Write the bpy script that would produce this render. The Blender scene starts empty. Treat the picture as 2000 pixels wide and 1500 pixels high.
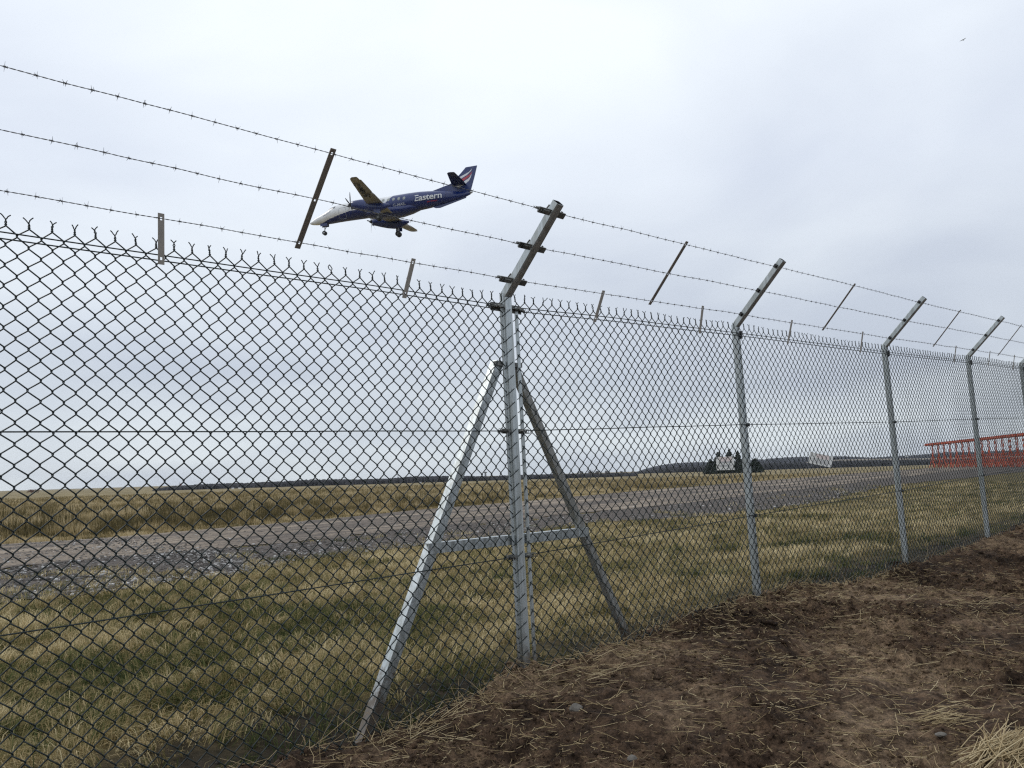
import bpy, math, random
import numpy as np
from mathutils import Vector, Matrix, Euler

random.seed(7)
rng = np.random.default_rng(11)
PI = math.pi
scene = bpy.context.scene
col = scene.collection

# ------------------------------------------------------------------ camera
H = 1.35
PITCH, ROLL, FPX = math.radians(6.1484), math.radians(1.7503), 1647.34
cam_d = bpy.data.cameras.new('camera')
cam_d.sensor_fit = 'HORIZONTAL'
cam_d.sensor_width = 36.0
cam_d.lens = 36.0 * FPX / 2000.0
cam_d.clip_start = 0.05
cam_d.clip_end = 12000
cam = bpy.data.objects.new('camera', cam_d)
col.objects.link(cam)
_F = np.array([0, math.cos(PITCH), math.sin(PITCH)])
_U0 = np.array([0, -math.sin(PITCH), math.cos(PITCH)])
_R0 = np.array([1.0, 0, 0])
_R = math.cos(ROLL) * _R0 - math.sin(ROLL) * _U0
_U = math.sin(ROLL) * _R0 + math.cos(ROLL) * _U0
cam.matrix_world = Matrix(((_R[0], _U[0], -_F[0], 0), (_R[1], _U[1], -_F[1], 0), (_R[2], _U[2], -_F[2], H), (0, 0, 0, 1)))
scene.camera = cam

# ------------------------------------------------------------------ world: overcast sky
SUN_EL, SUN_AZ = math.radians(42), math.radians(-62)      # azimuth from +Y, to the left
w = bpy.data.worlds.new('World')
scene.world = w
w.use_nodes = True
nt = w.node_tree
nt.nodes.clear()
N = nt.nodes.new
L = nt.links.new
out = N('ShaderNodeOutputWorld')
sky = N('ShaderNodeTexSky')
sky.sky_type = 'NISHITA'
sky.sun_disc = False
sky.sun_elevation = SUN_EL
sky.sun_rotation = SUN_AZ
b_sky = N('ShaderNodeBackground')
b_sky.inputs['Strength'].default_value = 0.10
L(sky.outputs[0], b_sky.inputs['Color'])
geo = N('ShaderNodeTexCoord')
sep = N('ShaderNodeSeparateXYZ')
L(geo.outputs['Generated'], sep.inputs[0])
mz = N('ShaderNodeMath'); mz.operation = 'MAXIMUM'; mz.inputs[1].default_value = 0.0
L(sep.outputs['Z'], mz.inputs[0])
az = N('ShaderNodeMath'); az.operation = 'ADD'; az.inputs[1].default_value = 0.22
L(mz.outputs[0], az.inputs[0])
dv = N('ShaderNodeVectorMath'); dv.operation = 'DIVIDE'
cmb = N('ShaderNodeCombineXYZ')
for i in range(3):
    L(az.outputs[0], cmb.inputs[i])
L(geo.outputs['Generated'], dv.inputs[0])
L(cmb.outputs[0], dv.inputs[1])
n1 = N('ShaderNodeTexNoise'); n1.inputs['Scale'].default_value = 1.25; n1.inputs['Detail'].default_value = 5; n1.inputs['Roughness'].default_value = 0.45; n1.inputs['Distortion'].default_value = 0.3
mp = N('ShaderNodeMapping'); mp.inputs['Location'].default_value = (3.1, 0.7, 0.0)
L(dv.outputs[0], mp.inputs[0])
L(mp.outputs[0], n1.inputs['Vector'])
r1 = N('ShaderNodeValToRGB')
r1.color_ramp.elements[0].position = 0.34; r1.color_ramp.elements[0].color = (0.675, 0.73, 0.83, 1)
r1.color_ramp.elements[1].position = 0.66; r1.color_ramp.elements[1].color = (0.88, 0.935, 0.995, 1)
L(n1.outputs['Fac'], r1.inputs[0])
# the cloud layer is thinner (brighter) overhead than towards the horizon
rz = N('ShaderNodeValToRGB')
e = rz.color_ramp.elements
e[0].position = 0.0; e[0].color = (0.80, 0.82, 0.80, 1)
e[1].position = 0.5; e[1].color = (1.03, 1.03, 1.02, 1)
m_ = e.new(0.03); m_.color = (0.82, 0.84, 0.83, 1)
m_ = e.new(0.10); m_.color = (0.72, 0.735, 0.75, 1)
m_ = e.new(0.22); m_.color = (0.83, 0.84, 0.85, 1)
m_ = e.new(0.33); m_.color = (0.97, 0.975, 0.98, 1)
L(mz.outputs[0], rz.inputs[0])
mx = N('ShaderNodeMix'); mx.data_type = 'RGBA'; mx.blend_type = 'MULTIPLY'; mx.inputs[0].default_value = 1.0
L(r1.outputs[0], mx.inputs[6]); L(rz.outputs[0], mx.inputs[7])
b_cl = N('ShaderNodeBackground'); b_cl.inputs['Strength'].default_value = 1.13
L(mx.outputs[2], b_cl.inputs['Color'])
add = N('ShaderNodeMixShader'); add.inputs[0].default_value = 0.93
L(b_sky.outputs[0], add.inputs[1]); L(b_cl.outputs[0], add.inputs[2])
L(add.outputs[0], out.inputs['Surface'])

sun_d = bpy.data.lights.new('sun', 'SUN')
sun_d.energy = 0.8
sun_d.angle = math.radians(18)
sun_d.color = (1.0, 0.96, 0.90)
sun = bpy.data.objects.new('sun', sun_d)
sdir = Vector((math.sin(SUN_AZ) * math.cos(SUN_EL), math.cos(SUN_AZ) * math.cos(SUN_EL), math.sin(SUN_EL)))
sun.rotation_euler = sdir.to_track_quat('Z', 'Y').to_euler()
col.objects.link(sun)

scene.view_settings.view_transform = 'Standard'
scene.view_settings.look = 'None'
scene.view_settings.exposure = 0.0
scene.view_settings.gamma = 1.0
scene.cycles.max_bounces = 6
scene.cycles.diffuse_bounces = 3
scene.cycles.volume_bounces = 0
scene.cycles.use_denoising = False
scene.cycles.filter_width = 1.25

# ------------------------------------------------------------------ helpers
def px_ray(u, v):
    d = _F + (u - 1000) / FPX * _R + (750 - v) / FPX * _U
    return d
def at_depth(u, v, Y):
    d = px_ray(u, v)
    return np.array([0, 0, H]) + d * (Y / d[1])

def _hash(ix, iy, seed):
    h = (ix.astype(np.int64) * 374761393 + iy.astype(np.int64) * 668265263 + seed * 1442695041) & 0xFFFFFFFF
    h = ((h ^ (h >> 13)) * 1274126177) & 0xFFFFFFFF
    return ((h ^ (h >> 16)) & 0xFFFF) / 65535.0
def vnoise(x, y, seed=0):
    x = np.asarray(x, float); y = np.asarray(y, float)
    ix = np.floor(x); iy = np.floor(y)
    fx = x - ix; fy = y - iy
    fx = fx * fx * (3 - 2 * fx); fy = fy * fy * (3 - 2 * fy)
    a = _hash(ix, iy, seed); b = _hash(ix + 1, iy, seed); c = _hash(ix, iy + 1, seed); d = _hash(ix + 1, iy + 1, seed)
    return (a * (1 - fx) + b * fx) * (1 - fy) + (c * (1 - fx) + d * fx) * fy
def fbm(x, y, octv=4, seed=0, gain=0.5):
    s = 0; a = 1; t = 0
    for o in range(octv):
        s = s + a * vnoise(np.asarray(x) * 2 ** o + 17.3 * o, np.asarray(y) * 2 ** o - 9.1 * o, seed + o)
        t += a; a *= gain
    return s / t                                       # 0..1

def tag(o, label=None, cat=None, group=None, kind=None):
    if label: o['label'] = label
    if cat: o['category'] = cat
    if group: o['group'] = group
    if kind: o['kind'] = kind
    return o
def empty(name, loc=(0, 0, 0), rot=(0, 0, 0)):
    o = bpy.data.objects.new(name, None)
    o.location = loc; o.rotation_euler = rot
    o.empty_display_size = 0.2
    col.objects.link(o)
    return o
def np_mesh(name, V, F, mat, parent=None, attrs=None, smooth=False, mats=None, midx=None, uv=None):
    """V (n,3), F (m,k) uniform polygons"""
    me = bpy.data.meshes.new(name)
    V = np.ascontiguousarray(V, np.float32); F = np.ascontiguousarray(F, np.int32)
    me.vertices.add(len(V)); me.vertices.foreach_set('co', V.ravel())
    m, k = F.shape
    me.loops.add(m * k); me.loops.foreach_set('vertex_index', F.ravel())
    me.polygons.add(m)
    me.polygons.foreach_set('loop_start', np.arange(0, m * k, k, dtype=np.int32))
    me.polygons.foreach_set('loop_total', np.full(m, k, np.int32))
    if smooth: me.polygons.foreach_set('use_smooth', np.ones(m, bool))
    for mt in (mats or [mat]): me.materials.append(mt)
    if midx is not None: me.polygons.foreach_set('material_index', np.asarray(midx, np.int32))
    if attrs:
        for an, av in attrs.items():
            at = me.attributes.new(an, 'FLOAT', 'POINT'); at.data.foreach_set('value', np.asarray(av, np.float32))
    if uv is not None:
        ul = me.uv_layers.new(name='UVMap'); ul.data.foreach_set('uv', np.asarray(uv, np.float32)[F.ravel()].ravel())
    me.update(calc_edges=True)
    o = bpy.data.objects.new(name, me); col.objects.link(o)
    if parent: o.parent = parent
    return o

class MB:
    def __init__(s): s.v = []; s.f = []; s.m = []
    def add(s, V, F, m=0):
        b = len(s.v); s.v += [tuple(float(c) for c in p) for p in V]
        s.f += [tuple(b + i for i in f) for f in F]; s.m += [m] * len(F)
    def rings(s, R, close=True, cap0=True, cap1=True, m=0):
        k = len(R[0]); V = [p for r in R for p in r]; F = []
        for i in range(len(R) - 1):
            for j in range(k if close else k - 1):
                a = i * k + j; b = i * k + (j + 1) % k
                F.append((a, b, b + k, a + k))
        if cap0: F.append(tuple(range(k))[::-1])
        if cap1: F.append(tuple((len(R) - 1) * k + j for j in range(k)))
        s.add(V, F, m)
    def box(s, c, ax, ay, az, hx, hy, hz, m=0):
        c = np.array(c, float); ax, ay, az = [np.array(a, float) for a in (ax, ay, az)]
        V = [c + sx * hx * ax + sy * hy * ay + sz * hz * az for sz in (-1, 1) for sx, sy in ((-1, -1), (1, -1), (1, 1), (-1, 1))]
        s.add(V, [(3, 2, 1, 0), (4, 5, 6, 7), (0, 1, 5, 4), (1, 2, 6, 5), (2, 3, 7, 6), (3, 0, 4, 7)], m)
    def tube(s, pts, r, n=8, ref=None, m=0, caps=True):
        pts = [np.array(p, float) for p in pts]; R = []
        for i, p in enumerate(pts):
            t = pts[min(i + 1, len(pts) - 1)] - pts[max(i - 1, 0)]; t /= np.linalg.norm(t) + 1e-12
            rf = np.array(ref if ref is not None else ((0, 0, 1) if abs(t[2]) < .9 else (1, 0, 0)), float)
            a = np.cross(t, rf); a /= np.linalg.norm(a) + 1e-12; b = np.cross(a, t)
            rr = r[i] if isinstance(r, (list, tuple, np.ndarray)) else r
            R.append([p + rr * (math.cos(2 * PI * j / n) * a + math.sin(2 * PI * j / n) * b) for j in range(n)])
        s.rings(R, cap0=caps, cap1=caps, m=m)
    def build(s, name, mat, parent=None, smooth=False, mats=None, fix=True, auto=None):
        me = bpy.data.meshes.new(name); me.from_pydata(s.v, [], s.f)
        for mt in (mats or [mat]): me.materials.append(mt)
        for p, mi in zip(me.polygons, s.m): p.material_index = mi; p.use_smooth = smooth
        if fix:
            import bmesh
            bm = bmesh.new(); bm.from_mesh(me); bmesh.ops.recalc_face_normals(bm, faces=bm.faces); bm.to_mesh(me); bm.free()
        me.update()
        o = bpy.data.objects.new(name, me); col.objects.link(o)
        if parent: o.parent = parent
        return o

def tubes_np(P, r, S, ref, caps=False):
    """P (n,m,3) paths of equal length -> verts, quads"""
    n, m, _ = P.shape
    T = np.empty_like(P); T[:, 1:-1] = P[:, 2:] - P[:, :-2]; T[:, 0] = P[:, 1] - P[:, 0]; T[:, -1] = P[:, -1] - P[:, -2]
    T /= np.linalg.norm(T, axis=2, keepdims=True) + 1e-12
    a = np.cross(T, np.broadcast_to(np.asarray(ref, float), T.shape)); a /= np.linalg.norm(a, axis=2, keepdims=True) + 1e-12
    b = np.cross(a, T)
    ang = np.arange(S) * 2 * PI / S
    rr = np.broadcast_to(np.asarray(r, float), (n, m))[:, :, None, None]
    V = P[:, :, None, :] + rr * (np.cos(ang)[None, None, :, None] * a[:, :, None, :] + np.sin(ang)[None, None, :, None] * b[:, :, None, :])
    V = V.reshape(-1, 3)
    i = np.arange(n)[:, None, None] * (m * S); j = np.arange(m - 1)[None, :, None] * S; k = np.arange(S)[None, None, :]; k2 = (k + 1) % S
    F = np.stack([i + j + k, i + j + k2, i + j + S + k2, i + j + S + k], -1).reshape(-1, 4)
    return V, F
def join_np(parts):
    Vs, Fs, b = [], [], 0
    for V, F in parts:
        Vs.append(V); Fs.append(F + b); b += len(V)
    return np.concatenate(Vs), np.concatenate(Fs)

# ------------------------------------------------------------------ materials
def new_mat(name):
    m = bpy.data.materials.new(name); m.use_nodes = True
    t = m.node_tree; t.nodes.clear()
    o = t.nodes.new('ShaderNodeOutputMaterial'); p = t.nodes.new('ShaderNodeBsdfPrincipled')
    t.links.new(p.outputs[0], o.inputs['Surface'])
    return m, t, p
def noise_node(t, scale, detail=3, rough=0.5, coord='Object', vec=None, mapscale=None):
    n = t.nodes.new('ShaderNodeTexNoise'); n.inputs['Scale'].default_value = scale
    n.inputs['Detail'].default_value = detail; n.inputs['Roughness'].default_value = rough
    if vec is None:
        c = t.nodes.new('ShaderNodeTexCoord'); vec = c.outputs[coord]
    if mapscale:
        mp = t.nodes.new('ShaderNodeMapping'); mp.inputs['Scale'].default_value = mapscale
        t.links.new(vec, mp.inputs[0]); vec = mp.outputs[0]
    t.links.new(vec, n.inputs['Vector'])
    return n
def ramp(t, src, stops):
    r = t.nodes.new('ShaderNodeValToRGB'); e = r.color_ramp.elements
    e[0].position = stops[0][0]; e[0].color = (*stops[0][1], 1)
    e[1].position = stops[-1][0]; e[1].color = (*stops[-1][1], 1)
    for p, c in stops[1:-1]:
        k = e.new(p); k.color = (*c, 1)
    t.links.new(src, r.inputs[0]); return r
def bump(t, p, src, strength, dist=0.01):
    b = t.nodes.new('ShaderNodeBump'); b.inputs['Strength'].default_value = strength; b.inputs['Distance'].default_value = dist
    t.links.new(src, b.inputs['Height']); t.links.new(b.outputs[0], p.inputs['Normal'])
def simple(name, c, rough=0.5, metal=0.0, var=0.12, scale=8.0, bmp=0.0, spec=0.5):
    m, t, p = new_mat(name)
    n = noise_node(t, scale)
    lo = tuple(x * (1 - var) for x in c); hi = tuple(min(1, x * (1 + var)) for x in c)
    r = ramp(t, n.outputs['Fac'], [(0.3, lo), (0.7, hi)])
    t.links.new(r.outputs[0], p.inputs['Base Color'])
    p.inputs['Roughness'].default_value = rough; p.inputs['Metallic'].default_value = metal
    p.inputs['Specular IOR Level'].default_value = spec
    if bmp: bump(t, p, n.outputs['Fac'], bmp)
    return m
def mat_galv(name, lo, hi, rough=0.42, metal=0.75, mud=False):
    m, t, p = new_mat(name)
    n = noise_node(t, 60, 3, 0.6, mapscale=(1, 1, 0.35)); n2 = noise_node(t, 3.0, 3, 0.6, mapscale=(1, 1, 0.4))
    mm = t.nodes.new('ShaderNodeMath'); mm.operation = 'MULTIPLY_ADD'; mm.inputs[1].default_value = 0.5
    t.links.new(n.outputs['Fac'], mm.inputs[0])
    m3 = t.nodes.new('ShaderNodeMath'); m3.operation = 'MULTIPLY'; m3.inputs[1].default_value = 0.5
    t.links.new(n2.outputs['Fac'], m3.inputs[0]); t.links.new(m3.outputs[0], mm.inputs[2])
    r = ramp(t, mm.outputs[0], [(0.36, lo), (0.64, hi)])
    if mud:
        co = t.nodes.new('ShaderNodeTexCoord'); sx = t.nodes.new('ShaderNodeSeparateXYZ'); t.links.new(co.outputs['Object'], sx.inputs[0])
        n3 = noise_node(t, 22, 4, 0.7); ma = t.nodes.new('ShaderNodeMath'); ma.operation = 'MULTIPLY_ADD'; ma.inputs[1].default_value = -.55
        t.links.new(n3.outputs['Fac'], ma.inputs[0]); t.links.new(sx.outputs['Z'], ma.inputs[2])
        mr = t.nodes.new('ShaderNodeMapRange'); mr.inputs['From Min'].default_value = -.22; mr.inputs['From Max'].default_value = -.06; mr.inputs['To Min'].default_value = .85; mr.inputs['To Max'].default_value = 0
        t.links.new(ma.outputs[0], mr.inputs['Value'])
        st = noise_node(t, 7, 4, 0.65, mapscale=(6, 6, .22)); rs = ramp(t, st.outputs['Fac'], [(.42, (.72, .70, .66)), (.56, (1, 1, 1))])
        mu = t.nodes.new('ShaderNodeMix'); mu.data_type = 'RGBA'; mu.blend_type = 'MULTIPLY'; mu.inputs[0].default_value = .8
        t.links.new(r.outputs[0], mu.inputs[6]); t.links.new(rs.outputs[0], mu.inputs[7])
        mc = t.nodes.new('ShaderNodeMix'); mc.data_type = 'RGBA'; t.links.new(mr.outputs[0], mc.inputs[0]); t.links.new(mu.outputs[2], mc.inputs[6]); mc.inputs[7].default_value = (.10, .07, .045, 1)
        t.links.new(mc.outputs[2], p.inputs['Base Color'])
    else:
        t.links.new(r.outputs[0], p.inputs['Base Color'])
    p.inputs['Metallic'].default_value = metal
    rr = t.nodes.new('ShaderNodeMapRange'); rr.inputs['To Min'].default_value = rough - .1; rr.inputs['To Max'].default_value = rough + .15
    t.links.new(n2.outputs['Fac'], rr.inputs['Value']); t.links.new(rr.outputs[0], p.inputs['Roughness'])
    bump(t, p, n.outputs['Fac'], 0.08, 0.002)
    return m

M = {}
M['galv'] = mat_galv('galvanised_steel', (0.41, 0.45, 0.46), (0.55, 0.59, 0.605), mud=True)
M['galv_shaded'] = mat_galv('shaded_steel', (0.31, 0.285, 0.255), (0.38, 0.355, 0.32), 0.55, 0.6)  # galvanised droppers with shade painted in: darker and browner
M['galv_dull'] = mat_galv('darker_zinc', (0.31, 0.31, 0.295), (0.42, 0.425, 0.41), 0.55, 0.6, mud=True)  # darker, rougher zinc for the right strut
M['fit'] = mat_galv('clamp_steel', (0.06, 0.062, 0.06), (0.26, 0.265, 0.25), 0.6, 0.5)
M['bore'] = simple('tube_bore', (0.03, 0.03, 0.03), 0.9)
M['pvc'] = simple('green_pvc_wire', (0.013, 0.022, 0.022), 0.5, 0, 0.2, 3)
M['barb'] = simple('barbed_wire_steel', (0.17, 0.17, 0.17), 0.55, 0.5, 0.3, 5)
M['clip'] = simple('dark_clip', (0.02, 0.022, 0.024), 0.6)
M['red'] = simple('red_paint', (0.47, 0.080, 0.030), 0.55, 0, 0.25, 0.8)
M['sign'] = simple('white_sign_board', (0.70, 0.70, 0.68), 0.5, 0, 0.04, 2)
M['signred'] = simple('faded_red_print', (0.70, 0.60, 0.58), 0.5, 0, 0.08, 3)
M['signink'] = simple('grey_print', (0.36, 0.36, 0.37), 0.6)
M['signpost'] = simple('sign_timber_post', (0.14, 0.12, 0.09), 0.8)
M['stone_pale'] = simple('pale_stone', (0.15, 0.135, 0.115), 0.85, 0, 0.25, 20, 0.3)
M['bark'] = simple('bark', (0.07, 0.06, 0.05), 0.9, 0, 0.3, 6)

def grass_mat(name, stops, transl=0.25):
    m = bpy.data.materials.new(name); m.use_nodes = True; t = m.node_tree; t.nodes.clear()
    o = t.nodes.new('ShaderNodeOutputMaterial')
    a = t.nodes.new('ShaderNodeAttribute'); a.attribute_name = 'tint'
    r = ramp(t, a.outputs['Fac'], stops)
    d = t.nodes.new('ShaderNodeBsdfDiffuse'); tr = t.nodes.new('ShaderNodeBsdfTranslucent'); mx = t.nodes.new('ShaderNodeMixShader')
    mx.inputs[0].default_value = transl
    t.links.new(r.outputs[0], d.inputs[0]); t.links.new(r.outputs[0], tr.inputs[0])
    t.links.new(d.outputs[0], mx.inputs[1]); t.links.new(tr.outputs[0], mx.inputs[2]); t.links.new(mx.outputs[0], o.inputs['Surface'])
    return m
M['grass'] = grass_mat('verge_grass', [(0.0, (0.050, 0.062, 0.026)), (0.25, (0.108, 0.124, 0.048)), (0.45, (0.235, 0.198, 0.088)), (0.7, (0.43, 0.335, 0.175)), (1.0, (0.68, 0.57, 0.34))])
M['rough'] = grass_mat('rough_field_grass', [(0.0, (0.06, 0.052, 0.026)), (0.3, (0.145, 0.118, 0.056)), (0.55, (0.27, 0.21, 0.105)), (0.8, (0.44, 0.345, 0.19)), (1.0, (0.56, 0.46, 0.28))])
M['straw'] = grass_mat('straw', [(0.0, (0.22, 0.16, 0.09)), (0.5, (0.42, 0.32, 0.18)), (1.0, (0.62, 0.51, 0.32))], 0.1)

# ground
def mat_ground():
    m, t, p = new_mat('field_soil_and_thatch')
    big = noise_node(t, 0.25, 6, 0.7, 'Object', mapscale=(1, .35, 1)); fine = noise_node(t, 9, 5, 0.7, 'Object'); mid = noise_node(t, 0.8, 4, 0.6)
    r = ramp(t, fine.outputs['Fac'], [(0.3, (0.055, 0.05, 0.022)), (0.5, (0.12, 0.10, 0.045)), (0.72, (0.22, 0.17, 0.08))])
    r2 = ramp(t, mid.outputs['Fac'], [(0.3, (0.75, 0.78, 0.65)), (0.7, (1.25, 1.15, 1.1))])
    mx = t.nodes.new('ShaderNodeMix'); mx.data_type = 'RGBA'; mx.blend_type = 'MULTIPLY'; mx.inputs[0].default_value = 1
    t.links.new(r.outputs[0], mx.inputs[6]); t.links.new(r2.outputs[0], mx.inputs[7])
    # beyond the road: dry tan field
    at = t.nodes.new('ShaderNodeAttribute'); at.attribute_name = 'far'
    rf = ramp(t, big.outputs['Fac'], [(0.4, (0.12, 0.098, 0.05)), (0.5, (0.22, 0.175, 0.09)), (0.6, (0.33, 0.265, 0.15))])
    m2 = t.nodes.new('ShaderNodeMix'); m2.data_type = 'RGBA'
    t.links.new(at.outputs['Fac'], m2.inputs[0]); t.links.new(mx.outputs[2], m2.inputs[6]); t.links.new(rf.outputs[0], m2.inputs[7])
    # bare soil in the ditch behind the mesh, its shade painted into the dark colour
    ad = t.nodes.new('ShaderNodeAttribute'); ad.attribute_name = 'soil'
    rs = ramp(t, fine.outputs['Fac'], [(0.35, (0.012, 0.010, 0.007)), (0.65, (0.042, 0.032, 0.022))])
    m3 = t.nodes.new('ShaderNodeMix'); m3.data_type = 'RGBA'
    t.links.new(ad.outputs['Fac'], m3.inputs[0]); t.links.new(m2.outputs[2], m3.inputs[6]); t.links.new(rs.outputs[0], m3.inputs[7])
    t.links.new(m3.outputs[2], p.inputs['Base Color']); p.inputs['Roughness'].default_value = 0.95; p.inputs['Specular IOR Level'].default_value = 0.1
    bump(t, p, fine.outputs['Fac'], 0.8, 0.03)
    return m
def mat_dirt():
    m, t, p = new_mat('damp_brown_soil')
    a = noise_node(t, 1.1, 5, 0.6); b = noise_node(t, 14, 6, 0.7); c = noise_node(t, 90, 4, 0.7)
    r = ramp(t, a.outputs['Fac'], [(0.38, (0.034, 0.021, 0.013)), (0.5, (0.080, 0.051, 0.032)), (0.61, (0.165, 0.115, 0.073))])
    r2 = ramp(t, b.outputs['Fac'], [(0.40, (0.40, 0.37, 0.35)), (0.5, (0.95, 0.94, 0.93)), (0.61, (1.5, 1.48, 1.44))])
    mx = t.nodes.new('ShaderNodeMix'); mx.data_type = 'RGBA'; mx.blend_type = 'MULTIPLY'; mx.inputs[0].default_value = 1
    t.links.new(r.outputs[0], mx.inputs[6]); t.links.new(r2.outputs[0], mx.inputs[7])
    r3 = ramp(t, c.outputs['Fac'], [(0.38, (0.6, 0.6, 0.6)), (0.62, (1.35, 1.35, 1.35))])
    m2 = t.nodes.new('ShaderNodeMix'); m2.data_type = 'RGBA'; m2.blend_type = 'MULTIPLY'; m2.inputs[0].default_value = 1
    t.links.new(mx.outputs[2], m2.inputs[6]); t.links.new(r3.outputs[0], m2.inputs[7])
    t.links.new(m2.outputs[2], p.inputs['Base Color']); p.inputs['Roughness'].default_value = 0.9; p.inputs['Specular IOR Level'].default_value = 0.15
    ma = t.nodes.new('ShaderNodeMath'); ma.operation = 'MULTIPLY_ADD'; ma.inputs[1].default_value = 0.25
    t.links.new(c.outputs['Fac'], ma.inputs[0]); t.links.new(b.outputs['Fac'], ma.inputs[2])
    bump(t, p, ma.outputs[0], 0.9, 0.02)
    return m
def mat_road():
    m, t, p = new_mat('packed_track')
    uvn = t.nodes.new('ShaderNodeUVMap'); uvn.uv_map = 'UVMap'
    st = noise_node(t, 1.0, 5, 0.6, vec=uvn.outputs[0], mapscale=(0.09, 1.25, 1))
    fine = noise_node(t, 12, 5, 0.75)
    r = ramp(t, st.outputs['Fac'], [(0.34, (0.098, 0.085, 0.075)), (0.48, (0.15, 0.126, 0.106)), (0.58, (0.25, 0.205, 0.160)), (0.7, (0.34, 0.285, 0.225))])
    r2 = ramp(t, fine.outputs['Fac'], [(0.38, (0.62, 0.61, 0.60)), (0.62, (1.32, 1.32, 1.32))])
    mx = t.nodes.new('ShaderNodeMix'); mx.data_type = 'RGBA'; mx.blend_type = 'MULTIPLY'; mx.inputs[0].default_value = 1
    t.links.new(r.outputs[0], mx.inputs[6]); t.links.new(r2.outputs[0], mx.inputs[7])
    t.links.new(mx.outputs[2], p.inputs['Base Color']); p.inputs['Roughness'].default_value = 0.95; p.inputs['Specular IOR Level'].default_value = .1
    bump(t, p, fine.outputs['Fac'], 0.5, 0.01)
    return m
def mat_gravelbed():
    m, t, p = new_mat('gravel_bed')
    v = t.nodes.new('ShaderNodeTexVoronoi'); v.inputs['Scale'].default_value = 36
    c = t.nodes.new('ShaderNodeTexCoord'); t.links.new(c.outputs['Object'], v.inputs['Vector'])
    sp = t.nodes.new('ShaderNodeSeparateColor'); t.links.new(v.outputs['Color'], sp.inputs[0])
    r = ramp(t, sp.outputs[0], [(0.0, (0.055, 0.046, 0.040)), (0.75, (0.105, 0.089, 0.078)), (1.0, (0.19, 0.17, 0.155))])
    t.links.new(r.outputs[0], p.inputs['Base Color']); p.inputs['Roughness'].default_value = 0.95; p.inputs['Specular IOR Level'].default_value = .1
    bump(t, p, v.outputs['Distance'], 0.3, 0.006)
    return m
M['ground'] = mat_ground(); M['dirt'] = mat_dirt(); M['road'] = mat_road(); M['gravelbed'] = mat_gravelbed()

# ------------------------------------------------------------------ fence frame: s along, n towards the viewer's side
P1 = np.array([0.0216, 4.4952, 0.0])
FD = np.array([math.cos(0.7821), math.sin(0.7821), 0.0]); FN = np.array([FD[1], -FD[0], 0.0]); UP = np.array([0, 0, 1.0])
LEAN = np.array([-0.0213, 0.0023, 0.0])
def W(s, n, z):
    s, n, z = np.broadcast_arrays(np.asarray(s, float), np.asarray(n, float), np.asarray(z, float))
    return P1 + s[..., None] * FD + n[..., None] * FN + z[..., None] * UP
def WL(s, n, z):                                    # leaning with the posts
    z = np.asarray(z, float)
    return W(s, n, z) + (z - 0.3)[..., None] * LEAN if z.ndim else W(s, n, z) + (float(z) - 0.3) * LEAN
PS = np.array([-5.3, -2.72, 0.0, 2.385, 5.151, 7.624, 9.832, 12.4, 14.9, 17.4])
PZ = np.array([-0.085, -0.045, 0.0, 0.081, 0.163, 0.254, 0.324, 0.38, 0.44, 0.50])
def dz(s): return np.interp(s, PS, PZ)
TZ, MZ, BZ, KZ = 2.2482, 1.581, 0.9257, 2.3141
ARM_A = math.radians(45.75); ARM_S = (0.1045, 0.316, 0.5267); ARM_L = 0.585
def to_sn(x, y):
    dx = x - P1[0]; dy = y - P1[1]
    return dx * FD[0] + dy * FD[1], dx * FN[0] + dy * FN[1]

# ------------------------------------------------------------------ terrain
_es = [-8, -3, -1.6, -1.3, -1.0, -.66, -.44, -.2, .0, .5, .9, 1.5, 2.4, 3.1, 4.3, 5.2, 7.6, 9, 12, 16, 30]
_ez = [.23, .25, .265, .26, .245, .272, .308, .342, .362, .372, .357, .415, .443, .44, .362, .398, .462, .54, .62, .70, .84]
def inner_z(s, n):
    """ground on the airfield side (n<0), and under the dirt (n>0)"""
    base = np.interp(n, [-6, -3.5, -1.2, -0.6, -0.25, 0.0, 0.3], [0.0, 0.03, 0.10, 0.055, 0.02, 0.0, -0.1])
    rise = 0.02 * np.clip(s, -2, 14)
    fade = np.clip((n + 7) / 5, 0, 1)
    return base + rise * fade + (fbm(s * .9, n * .9, 3, 5) - .5) * .10 * np.clip((n + 7) / 3, 0, 1)
def dirt_z(s, n):
    e = np.interp(s, _es, _ez) - .022
    lump = (fbm(s * 1.1 + 3, n * 1.1, 2, 21) - .5) * .14 * np.clip((n + .1) / .8, 0, 1)
    fine = (fbm(s * 6, n * 6, 4, 33, .65) - .5) * .10
    rough = np.clip(fbm(s * 1.3 + 5, n * 1.3, 3, 55) * 2.6 - .75, .15, 1)
    clod = (np.maximum(fbm(s * 15, n * 15, 3, 44, .6) - .46, 0) * .20 + (fbm(s * 36, n * 36, 2, 47, .6) - .5) * .022) * rough
    drop = -0.10 * np.clip(n / 1.5, 0, 1)
    edge = -0.42 * np.clip((-n - 0.03 - (fbm(s * 5, 0 * s, 3, 9) - .5) * .10) / .22, 0, 1) ** 0.9
    return e + lump + fine + clod + drop + edge

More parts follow.
